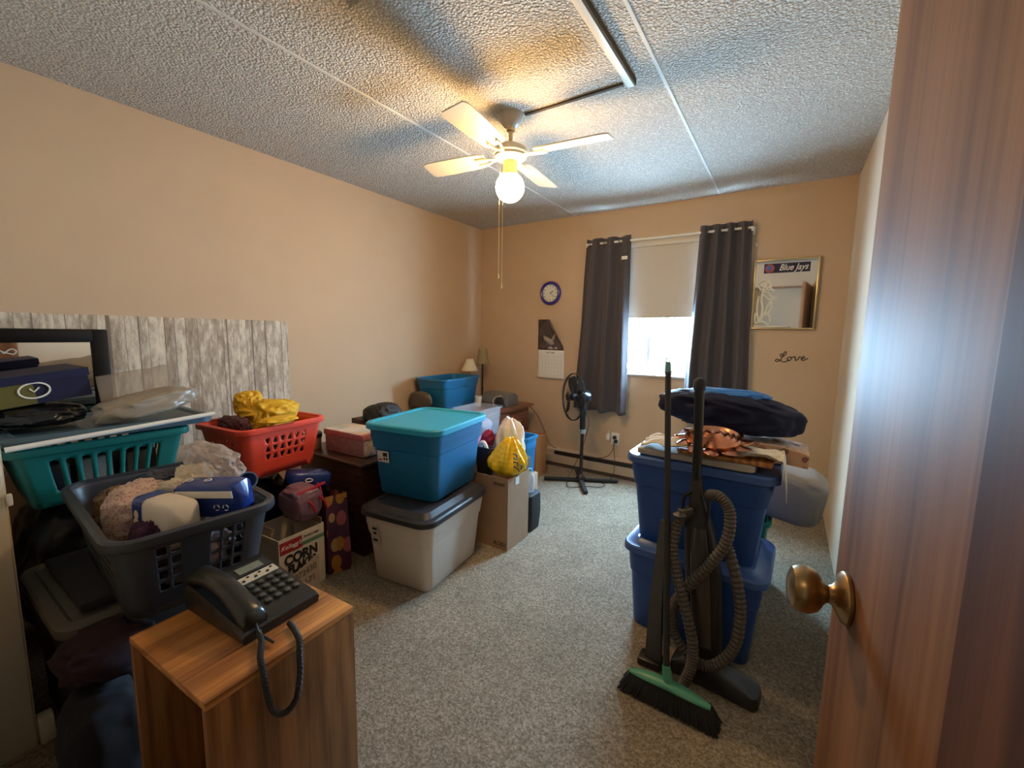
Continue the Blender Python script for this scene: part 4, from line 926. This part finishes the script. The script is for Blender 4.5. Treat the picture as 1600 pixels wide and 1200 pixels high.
# supports under the baskets
m_bin = mat('bin_liner', (.008, .008, .010), .3, bump=.5, bscale=12, bdist=.008)
dt = tote('dark_tote', 'dark tote with a pale rim under the grey laundry basket', (-1.885, .44), 0, 0, .52, .40, .455, mat('dark_tote', (.018, .015, .016), .5), mat('pale_rim_lid', (.10, .09, .075), .6), corner=.04, taper=.93)
b = MB(); b.box((-1.885, .44, .486), (.44, .32, .026), bev=.006); tag(b.build('folded_towel', mat('dark_towel', (.02, .018, .02), .9)), 'dark folded towel between the dark tote and grey basket', 'towel')
b = MB(); b.blob((-2.50, .50, .315), (.20, .25, .305), .08, 2, 21, 5, .7, None, .12, 3.5, flat=.002); tag(b.build('bin_bag', m_bin, ang=80), 'full black bin bag on the floor under the teal basket', 'bin bag')
b = MB(); b.blob((-2.49, 1.08, .265), (.20, .22, .255), .08, 2, 24, 5, .7, None, .12, 3.5, flat=.002); tag(b.build('bin_bag', m_bin, ang=80), 'full black bin bag on the floor under the red basket', 'bin bag')
b = MB(); b.blob((-1.50, .275, .175), (.085, .085, .165), .12, 2, 27, 4, .75, None, .15, 3.5, flat=.002); tag(b.build('fabric_sack', mat('black_fabric', (.012, .011, .014), .85), ang=80), 'black fabric sack on the floor beside the oak cube', 'sack')
b = MB(); b.blob((-1.520, .30, .415), (.085, .09, .055), .2, 2, 31, 4, .7, None, .25, 4); tag(b.build('burgundy_cloth', mat('burgundy_cloth', (.022, .005, .008), .9), ang=80), 'burgundy cloth squashed under the grey laundry basket corner', 'cloth')

# ------------------------------------------------------------------ linens in the grey basket
def put(name, label, cat, mt, c, r, **k):
    b = MB(); b.blob(c, r, k.get('amp', .14), k.get('freq', 2.4), k.get('seed', 1), 5, k.get('power', .8), k.get('rot'), k.get('fold', .3), k.get('ff', 5), k.get('flat'))
    return tag(b.build(name, mt, ang=80), label, cat)
RZ = lambda d: Matrix.Rotation(radians(d), 3, 'Z')
put('purple_fabric', 'plum purple fabric at the front corner of the grey basket', 'fabric', mat('plum_fabric', (.055, .015, .045), .85), (-1.50, .400, .66), (.060, .040, .080), seed=3)
put('pink_quilt', 'pink and cream patterned quilt in the grey basket', 'quilt', spots('rose_quilt', (.55, .42, .36), ((.30, .10, .11), (.50, .36, .32), (.38, .18, .17)), 95, .36, .9, stretch=(1, 1, 2.4)), (-1.735, .450, .712), (.115, .085, .085), seed=5, fold=.22, ff=3.5, rot=RZ(-20))
put('cream_towel', 'thick cream towel piled in the middle of the grey basket', 'towel', mat('cream_towel', (.66, .56, .42), .95, bump=.5, bscale=40, bdist=.004), (-1.665, .590, .745), (.12, .055, .085), seed=8, power=.7, fold=.18, rot=RZ(-8))
put('leopard_scarf', 'small leopard print scarf in the left of the grey basket', 'scarf', spots('leopard_print', (.20, .12, .06), ((.03, .02, .015), (.05, .03, .02), (.30, .2, .12)), 70, .35), (-1.905, .44, .685), (.060, .060, .065), seed=9)
put('navy_ball', 'shiny navy ball in the left of the grey basket', 'ball', mat('navy_gloss', (.012, .014, .06), .15, coat=.6), (-1.925, .52, .738), (.036, .036, .036), amp=0, fold=0, power=1)
put('grey_shirt', 'slate grey folded shirt in the left of the grey basket', 'shirt', mat('slate_shirt', (.07, .08, .11), .85), (-1.845, .56, .728), (.095, .050, .060), seed=13, power=.7)
put('teal_sweater', 'dark teal sweater at the rear of the grey basket', 'sweater', mat('dark_teal_knit', (.02, .045, .055), .9), (-1.80, .650, .755), (.10, .032, .060), seed=15, power=.7)
put('bed_sheet', 'grey lilac bed sheet filling the bottom of the grey basket', 'bed sheet', mat('lilac_sheet', (.16, .13, .16), .9), (-1.70, .515, .585), (.25, .13, .055), seed=19, fold=.2, power=.6)
put('white_blouse', 'crumpled ivory blouse between the quilt and the blue pack', 'blouse', mat('ivory_cotton', (.56, .48, .38), .9, bump=.4, bscale=25, bdist=.004), (-1.585, .520, .775), (.085, .040, .045), seed=23, fold=.3, ff=4, rot=RZ(10))
# clear plastic bag with cloths
b = MB(); b.blob((-1.660, .640, .838), (.150, .052, .050), .22, 2.2, 17, 5, .75, Matrix.Rotation(radians(6), 3, 'Y'), .28, 4)
cbag = b.build('clear_bag', film('clear_bag_film', (.72, .64, .60), .42, .15), ang=80); tag(cbag, 'crinkled clear plastic bag on the cream towel', 'plastic bag')
b = MB(); b.lathe([(0, 0), (.026, 0), (.028, .07), (.024, .07), (.022, .01), (0, .01)], (-1.505, .675, .795), (.8, -.3, .25), 22)
tag(b.build('blue_cup', mat('pale_blue_plastic', (.20, .34, .48), .4)), 'pale blue plastic cup lying beside the clear bag', 'cup')
# packs
def pack(label, c, s, rz, ry, mtb, name='tissue_pack'):
    t = thing(name, label, 'tissue pack', c, 0); t.rotation_euler = (radians(ry[0]), radians(ry[1]), rz)
    X = wm(t); b = MB(); n = 16; R_ = []
    for i in range(n+1):
        u = -1+2*i/n; k = (1-abs(u)**14)**.5 if abs(u) < 1 else .05
        k = max(k, .08)
        R_.append([X @ Vector((s[0]*u, s[1]*k*math.copysign(abs(cos(q))**.36, cos(q)), s[2]*k*math.copysign(abs(sin(q))**.36, sin(q))+.002*noise.noise(Vector((u*6, q*2, 3))))) for q in [2*pi*j/20 for j in range(20)]])
    b.skin(R_); b.build('wrapper', mtb, t, ang=60); return t, X
m_pb = mat('blue_wrapper', (.018, .045, .24), .22, bump=.4, bscale=30, bdist=.003)
m_ww = mat('white_quilted', (.70, .64, .56), .6, bump=.6, bscale=70, bdist=.003)
tp, X = pack('blue wrapped paper towel pack at the right end of the grey basket', (-1.485, .570, .775), (.115, .042, .055), radians(26), (6, -4), m_pb)
def onp(X, c, s, rot=None):
    b = MB(); b.box(c, s, rot); bmesh.ops.transform(b.bm, matrix=X, verts=b.bm.verts); return b
onp(X, (.01, -.0462, .030), (.19, .0015, .022)).build('white_band', m_paper, tp)
onp(X, (-.06, -.0462, -.020), (.050, .0015, .026)).build('barcode_patch', m_paper, tp)
b = MB()
for i in range(9): b.box((-.08+.0048*i, -.0474, -.020), (.0018 if i % 2 else .003, .001, .020))
bmesh.ops.transform(b.bm, matrix=X, verts=b.bm.verts); b.build('barcode', m_print, tp)
b = MB()
for cx_ in (.045, .075):
    for q in range(3):
        a = q*2*pi/3; b.tube([Vector((cx_+.009*cos(a+s*.25), -.0470, -.012+.009*sin(a+s*.25))) for s in range(6)], .0016, 4)
bmesh.ops.transform(b.bm, matrix=X, verts=b.bm.verts); b.build('recycling_mark', m_paper, tp)
b = MB()
for cx_ in (-.075, -.01): b.tube([Vector((cx_+.010*cos(q*pi/6), .0+.008*sin(q*pi/6), .0575)) for q in range(12)], .0018, 4, closed=True)
bmesh.ops.transform(b.bm, matrix=X, verts=b.bm.verts); b.build('round_mark', m_paper, tp)
tp2, X = pack('white quilted paper roll pack with a blue dog label in the grey basket', (-1.520, .455, .735), (.100, .045, .068), radians(10), (0, 0), m_ww)
b = MB(); R_ = []
for i in range(9):
    u = -.95+.62*i/8; k = max((1-abs(u)**14)**.5, .08)
    R_.append([X @ Vector((.105*u, .0465*k*math.copysign(abs(cos(q))**.36, cos(q)), .0700*k*math.copysign(abs(sin(q))**.36, sin(q)))) for q in [2*pi*j/20 for j in range(20)]])
b.skin(R_, cap0=False, cap1=False); lbw = b.build('label_wrap', m_pb, tp2, ang=60)
b = MB(); b.blob((-.062, -.0455, .02), (.011, .003, .014), 0, 1, 1, 3); b.blob((-.064, -.0455, -.008), (.015, .003, .020), .1, 2, 2, 3); b.blob((-.056, -.0455, -.030), (.009, .003, .014), .1, 2, 3, 3)
bmesh.ops.transform(b.bm, matrix=X, verts=b.bm.verts); b.build('dog_picture', mat('puppy_cream', (.62, .48, .30), .6), lbw)

# ------------------------------------------------------------------ red basket contents
m_ys = mat('yellow_jersey', (.72, .42, .015), .6, bump=.3, bscale=30)
b = MB(); b.blob((-2.375, 1.20, .838), (.115, .125, .080), .22, 1.8, 41, 5, .8, None, .30, 4); b.blob((-2.42, 1.12, .905), (.055, .06, .06), .35, 1.8, 44, 5, .8, None, .35, 4)
b.blob((-2.15, 1.13, .848), (.055, .085, .014), .2, 2.4, 46, 4, .9, None, .3, 4)
tag(b.build('yellow_shirt', m_ys, ang=80), 'bright yellow shirt heaped in the red basket', 'shirt')
put('maroon_shirt', 'maroon shirt with white print at the near end of the red basket', 'shirt', spots('maroon_print', (.065, .012, .018), ((.45, .38, .30), (.07, .012, .02), (.065, .012, .018)), 60, .22), (-2.33, 1.00, .815), (.12, .045, .045), seed=51, fold=.2)
b = MB(); b.box((-2.345, 1.15, .655), (.26, .30, .12), bev=.03); tag(b.build('dark_laundry', mat('dark_laundry', (.015, .012, .014), .9)), 'dark folded laundry at the bottom of the red basket', 'laundry')

# teal basket contents
for i, (yy, mt_, lb) in enumerate(((.34, 'dark', 'black pouch inside the teal basket'), (.46, 'white', 'grey plastic tub inside the teal basket'), (.60, 'grey', 'silver topped jar box inside the teal basket'))):
    b = MB(); b.box((-2.33, yy, .735), (.22, .10, .13), bev=.012)
    tag(b.build('basket_item', mat('item_%s' % mt_, ((.02, .02, .025), (.30, .29, .27), (.16, .15, .14))[i], .4)), lb, ('pouch', 'tub', 'box')[i])
# lid and rod over the teal basket
ld = MB(); c_ = (-2.345, .53)
ld.skin([rring(.215, .300, .05, .893, c_, 0), rring(.222, .307, .05, .895, c_, 0), rring(.222, .307, .05, .915, c_, 0), rring(.210, .295, .045, .928, c_, 0), rring(.190, .275, .04, .928, c_, 0), rring(.18, .265, .04, .918, c_, 0)])
lo = ld.build('tub_lid', mat('slate_lid', (.055, .10, .13), .4), ang=30); tag(lo, 'slate blue tub lid laid across the teal basket', 'lid')
b = MB(); b.tube([(-2.105, .225, .900), (-2.108, .52, .914), (-2.112, .83, .930)], .0095, 10); tag(b.build('white_rod', m_white), 'white plastic rod lying along the edge of the slate lid', 'rod')
b = MB(); b.blob((-2.36, .345, .970), (.13, .12, .036), .12, 2.0, 61, 5, .75, None, .15, 4); tag(b.build('black_bag', m_bin, ang=80), 'flat black plastic bag under the navy shoe box', 'plastic bag')
sbx = thing('shoe_box', 'navy and olive shoe box with a round white logo by the leaning mirror', 'shoe box', (-2.44, .335, 1.018)); sbx.rotation_euler = (radians(7), 0, radians(2))
X = wm(sbx)
onp(X, (0, 0, .040), (.27, .30, .08)).build('box_base', m_navy, sbx, smooth=False)
onp(X, (0, 0, .094), (.282, .312, .030)).build('box_lid', mat('navy_lid', (.010, .013, .048), .6, spec=.3), sbx, smooth=False)
onp(X, (.1356, -.075, .040), (.0012, .15, .078)).build('olive_print', mat('olive_print', (.11, .09, .012), .6), sbx)
b = MB(); b.tube([Vector((.1372, .0+.040*cos(q*pi/10), .050+.028*sin(q*pi/10))) for q in range(20)], .0035, 5, closed=True); b.tube([Vector((.1372, -.012, .058)), Vector((.1372, -.002, .045)), Vector((.1372, .014, .060))], .003, 5)
bmesh.ops.transform(b.bm, matrix=X, verts=b.bm.verts); b.build('logo_ring', m_paper, sbx)
m_pbag = film('grey_clear_bag', (.42, .37, .30), .68, .3)
b = MB(); b.blob((-2.25, .635, .985), (.100, .165, .045), .12, 1.8, 71, 5, .7, Matrix.Rotation(radians(10), 3, 'X'), .14, 3); tag(b.build('garment_pack', m_pbag, ang=80), 'clear grey plastic garment bag lying on the slate lid', 'plastic bag')
b = MB(); b.grid(16, 8, lambda u, v: Vector((-2.26-.05*v, .50+.24*u, 1.005+.10*v+.035*u+.008*noise.noise(Vector((u*5, v*4, 2)))))); tag(b.build('plastic_sleeve', film('sleeve_film', (.55, .48, .40), .24, .25), solid=.001), 'upright clear plastic sleeve behind the garment bag', 'plastic bag')

# mural + leaning mirror
b = MB(); b.box((XL+.004, .92, 1.00), (.006, 1.34, .72)); tag(b.build('plank_mural', planks(), keep=True), 'weathered white wood plank panel on the left wall', 'wall panel')
lm = thing('leaning_mirror', 'dark framed mirror against the plank panel', 'mirror', (-2.82, .35, .83))
y0_, y1_, z0_, z1_ = -.0, .672, .80, 1.290
y0_ = .20
b = MB(); fwd = .062
for yy in (y0_+fwd/2, y1_-fwd/2): b.box((-2.832, yy, (z0_+z1_)/2), (.030, fwd, z1_-z0_), bev=.008)
for zz in (z0_+fwd/2, z1_-fwd/2): b.box((-2.832, (y0_+y1_)/2, zz), (.030, y1_-y0_-.10, fwd), bev=.008)
b.build('mirror_frame', mat('espresso_frame', (.006, .004, .0035), .55, spec=.22), lm)
b = MB(); b.box((-2.838, (y0_+y1_)/2, (z0_+z1_)/2), (.008, y1_-y0_-.08, z1_-z0_-.08)); b.build('mirror_glass', m_mir, lm)
b = MB(); strokes(b, (-2.830, .335, 1.17), (0, 1, 0), (0, 0, 1), [[(-.05, -.02), (-.06, 0), (-.045, .012), (-.03, .0), (-.045, -.016), (-.05, .01), (-.02, .03), (0, .012)], [(0, .012), (.02, .03), (.035, .022), (.028, .008), (.012, .012), (-.005, .02)]], .003, 1.0)
b.build('etched_scroll', mat('etch_white', (.6, .56, .5), .7), lm)

# ------------------------------------------------------------------ packages between baskets
pk, X = pack('navy blue plastic tissue pack under the red basket', (-2.135, 1.265, .505), (.115, .06, .042), radians(78), (0, 12), m_pb)
b = MB(); b.tube([Vector((-.02+.018*cos(q*pi/6), -.069, .005+.009*sin(q*pi/6))) for q in range(12)], .003, 5, closed=True); bmesh.ops.transform(b.bm, matrix=X, verts=b.bm.verts); b.build('oval_mark', m_paper, pk)
gb_ = thing('gift_bag', 'purple gift bag with orange and pink ovals by the espresso chest', 'gift bag', (-2.1, 1.33, 0))
m_gift = spots('gift_print', (.075, .012, .05), ((.46, .22, .03), (.42, .10, .12), (.50, .32, .12)), 15, .40, .35, stretch=(1, 1, .62))
b = MB(); b.skin([[Vector(p) for p in q] for q in ([(-2.19, 1.272, .002), (-1.968, 1.262, .002), (-1.925, 1.375, .002), (-2.19, 1.375, .002)], [(-2.19, 1.262, .44), (-1.960, 1.250, .44), (-1.935, 1.36, .44), (-2.19, 1.36, .44)])], cap1=False); b.build('bag_paper', m_gift, gb_, smooth=False)
b = MB(); b.tube([(-2.05, 1.25, .43), (-2.04, 1.25, .49), (-2.01, 1.25, .50), (-1.98, 1.25, .43)], .004, 6, sub=5); b.build('bag_handle', mat('magenta_cord', (.4, .02, .10), .6), gb_)
g2 = thing('handle_bag', 'grey purple plastic bag with red handles leaning on the gift bag', 'bag', (-1.97, 1.17, .33))
b = MB(); b.blob((-2.02, 1.155, .435), (.090, .075, .080), .12, 1.8, 81, 5, .55, None, .12, 3); b.build('bag_body', mat('mauve_plastic', (.22, .12, .17), .35, bump=.4, bscale=18, bdist=.005), g2)
b = MB()
for dy in (-.035, .03): b.tube([(-1.932, 1.17+dy, .47), (-1.918, 1.19+dy, .44), (-1.915, 1.20+dy, .40)], .006, 6, sub=4)
b.tube([(-1.96, 1.10, .50), (-1.95, 1.18, .515), (-1.96, 1.25, .52)], .007, 6, sub=4)
b.build('bag_handle', mat('red_ribbon', (.42, .01, .04), .5), g2)
# cereal carton
cc_ = thing('cereal_carton', 'open cardboard carton printed with corn flakes lettering', 'carton', (-2.07, 1.10, 0), radians(4))
X = wm(cc_); w2, d2_, h_ = .125, .122, .315   # half x, half y
m_cw = mat('carton_white', (.62, .56, .48), .7); m_ci = mat('carton_inside', (.36, .27, .17), .85)
b = MB()
for c, s in (((w2, 0, h_/2), (.004, d2_*2, h_)), ((-w2, 0, h_/2), (.004, d2_*2, h_)), ((0, d2_-.002, h_/2), (w2*2-.004, .004, h_)), ((0, -d2_+.002, h_/2), (w2*2-.004, .004, h_)), ((0, 0, .005), (w2*2-.004, d2_*2-.008, .004))): b.box(c, s)
bmesh.ops.transform(b.bm, matrix=X, verts=b.bm.verts); b.build('carton_walls', m_cw, cc_, smooth=False)
b = MB(); b.box((.0, -d2_+.010, h_+.005), (.12, .006, .06), Matrix.Rotation(radians(-25), 3, 'X')); b.box((0, d2_-.004, h_+.01), (.23, .003, .03)); bmesh.ops.transform(b.bm, matrix=X, verts=b.bm.verts); b.build('carton_flap', m_ci, cc_, smooth=False)
FX = w2+.0028
onp(X, (FX, -.06, .268), (.001, .115, .060)).build('red_brand_block', mat('brand_red', (.30, .012, .015), .6), cc_)
onp(X, (FX, .06, .252), (.001, .122, .020)).build('green_band', mat('band_green', (.10, .22, .13), .6), cc_)
def ct(nm, s, size, y_, z_, mt, **k): return text(nm, s, size, mt, cc_, X @ Vector((FX+.001, y_, z_)), (X.to_3x3() @ Vector((0, 1, 0))), (0, 0, 1), **k)
ct('brand_lettering', "Kellogg's", .030, -.06, .268, m_paper, shear=.4)
ct('carton_lettering', 'Recipe origin', .016, .05, .285, m_print)
ct('carton_lettering', 'CORN', .068, -.008, .198, m_print, bold=.003, sx=.90)
ct('carton_lettering', 'FLAKES', .058, -.006, .147, m_print, bold=.003, sx=.80)
# torn carton piece in front
tcn = thing('torn_carton', 'low torn taupe carton panel in front of the corn flakes carton', 'carton', (-1.83, 1.03, 0))
m_tp = mat('taupe_card', (.36, .29, .23), .8)
b = MB(); b.skin([[Vector(p)+Vector((dx, 0, 0)) for p in ((-1.835, .90, .001), (-1.835, 1.125, .001), (-1.835, 1.125, .222), (-1.835, 1.115, .228), (-1.835, .90, .135))] for dx in (0, .004)]); b.box((-1.868, 1.1235, .10), (.062, .003, .20)); b.box((-1.868, .9015, .08), (.062, .003, .16)); b.build('carton_panel', m_tp, tcn, smooth=False)
text('panel_print', '072430', .044, mat('faded_ink', (.16, .12, .10), .8), tcn, (-1.8302, 1.055, .168), (0, 1, .22), (0, -.1, 1), bold=.001, sx=.85)
text('panel_print', 'V-71', .040, mat('faded_ink', (.16, .12, .10), .8), tcn, (-1.8302, 1.07, .120), (0, 1, .22), (0, -.1, 1), bold=.001, sx=.85)

# ------------------------------------------------------------------ oak cube and telephone
oc_ = thing('oak_cube', 'open fronted oak laminate cube holding the telephone', 'side table', (-1.11, .48, 0), radians(3))
X = wm(oc_); hw, hd, ht_ = .182, .180, .56
def ob_(nm, c, s, m, bev=.0015):
    b = MB(); b.box(c, s, bev=bev); bmesh.ops.transform(b.bm, matrix=X, verts=b.bm.verts); return b.build(nm, m, oc_)
ob_('top_panel', (0, 0, ht_-.009), (hw*2, hd*2, .018), m_oak)
ob_('side_panel', (hw-.008, 0, (ht_-.018)/2), (.016, hd*2, ht_-.0185), m_oakz); ob_('side_panel', (-hw+.008, 0, (ht_-.018)/2), (.016, hd*2, ht_-.0185), m_oakz)
ob_('back_panel', (0, hd-.007, (ht_-.018)/2), (hw*2-.034, .012, ht_-.02), m_oakz); ob_('bottom_panel', (0, -.006, .04), (hw*2-.034, hd*2-.014, .016), m_oak)
ph = thing('telephone', 'black corded desk telephone with a small screen on the oak cube', 'telephone', (-1.165, .520, .561), radians(90+4)); ph.scale = (1.16, 1.22, 1.1)
X = wm(ph)
m_ph = mat('phone_black', (.020, .019, .017), .28)
def pw(p): return X @ Vector(p)
# local: x right, y up the phone (screen end); wedge rises towards +y
b = MB(); Rg = []
for yy, zt in ((-.112, .020), (-.105, .028), (.095, .062), (.108, .058), (.112, .040)):
    Rg.append([pw(p) for p in ((-.085, yy, .0), (.085, yy, .0), (.088, yy, zt*.7), (.082, yy, zt), (-.082, yy, zt), (-.088, yy, zt*.7))])
b.skin(Rg); b.build('phone_base', m_ph, ph, ang=25)
sl = math.atan2(.034, .200); Rt = Matrix.Rotation(sl, 3, 'X')
def zs(yy): return .028+(yy+.105)*.17
def onph(nm, x, yy, sx_, sy_, h, m, bev=0.0, par=ph):
    b = MB(); b.box((x, yy, zs(yy)+h/2), (sx_, sy_, h), Rt, bev=bev); bmesh.ops.transform(b.bm, matrix=X, verts=b.bm.verts); return b.build(nm, m, par)
onph('display_bezel', .030, .062, .085, .036, .003, mat('bezel', (.03, .03, .028), .4))
onph('display_screen', .030, .062, .058, .024, .0045, mat('lcd_green', (.24, .25, .19), .25))
onph('memory_card', .030, .028, .090, .024, .003, mat('memo_paper', (.62, .56, .44), .6))
mk = MB()
for i in range(6): mk.box((.0+.014*i-.005, .028+(.005 if i % 2 else -.005), zs(.028)+.004), (.005, .005, .003), Rt)
bmesh.ops.transform(mk.bm, matrix=X, verts=mk.bm.verts); mk.build('memory_key', m_print, ph)
m_key = mat('key_grey', (.075, .072, .065), .35)
for r_ in range(4):
    for q in range(4): onph('key', -.004+.0225*q, .000-.0215*r_, .014, .011, .007, m_key, .002)
# handset along the left side of the phone
hs = thing  # (kept as a part below)
b = MB(); pts = []
for i in range(21):
    t_ = -1+2*i/20; yy = t_*.108; cx_ = -.058
    h0 = zs(yy)+.006+.018*(1-abs(t_)**1.5); th_ = .016+.010*abs(t_)**3; wd = .024+.006*abs(t_)**2
    if abs(t_) > .95: th_ *= .8; wd *= .85
    pts.append([pw((cx_+wd*cos(q*pi/8), yy, h0+.012+th_*sin(q*pi/8)-(.012*abs(t_)**3))) for q in range(16)])
b.skin(pts); b.build('handset', m_ph, ph, ang=50)
b = MB(); b.tube([pw((-.060, -.112, .035)), pw((-.062, -.125, .02)), pw((-.055, -.16, .008))], .0035, 8, sub=4); b.build('cord_end', m_black, ph)
# coiled cord over the side edge
path = smooth_path([Vector(p) for p in ((-1.045, .470, .574), (-.985, .452, .578), (-.935, .425, .576), (-.908, .418, .552), (-.906, .422, .500), (-.904, .432, .455), (-.902, .455, .432), (-.902, .482, .445), (-.902, .494, .500), (-.903, .496, .550), (-.918, .505, .574), (-.965, .520, .572), (-1.00, .527, .571))], 26)
coil = []
for i in range(len(path)*3-2):
    f_ = i/3; k = min(int(f_), len(path)-2); fr = f_-k; p = path[k].lerp(path[k+1], fr); t_ = (path[k+1]-path[k]).normalized(); a = t_.cross(Vector((.3, .2, .93))).normalized(); c2 = t_.cross(a); an = i*pi/3.2
    coil.append(p+(a*cos(an)+c2*sin(an))*.0055)
b = MB(); b.tube(coil, .0020, 5); b.build('coiled_cord', mat('cord_black', (.016, .012, .012), .6), ph)
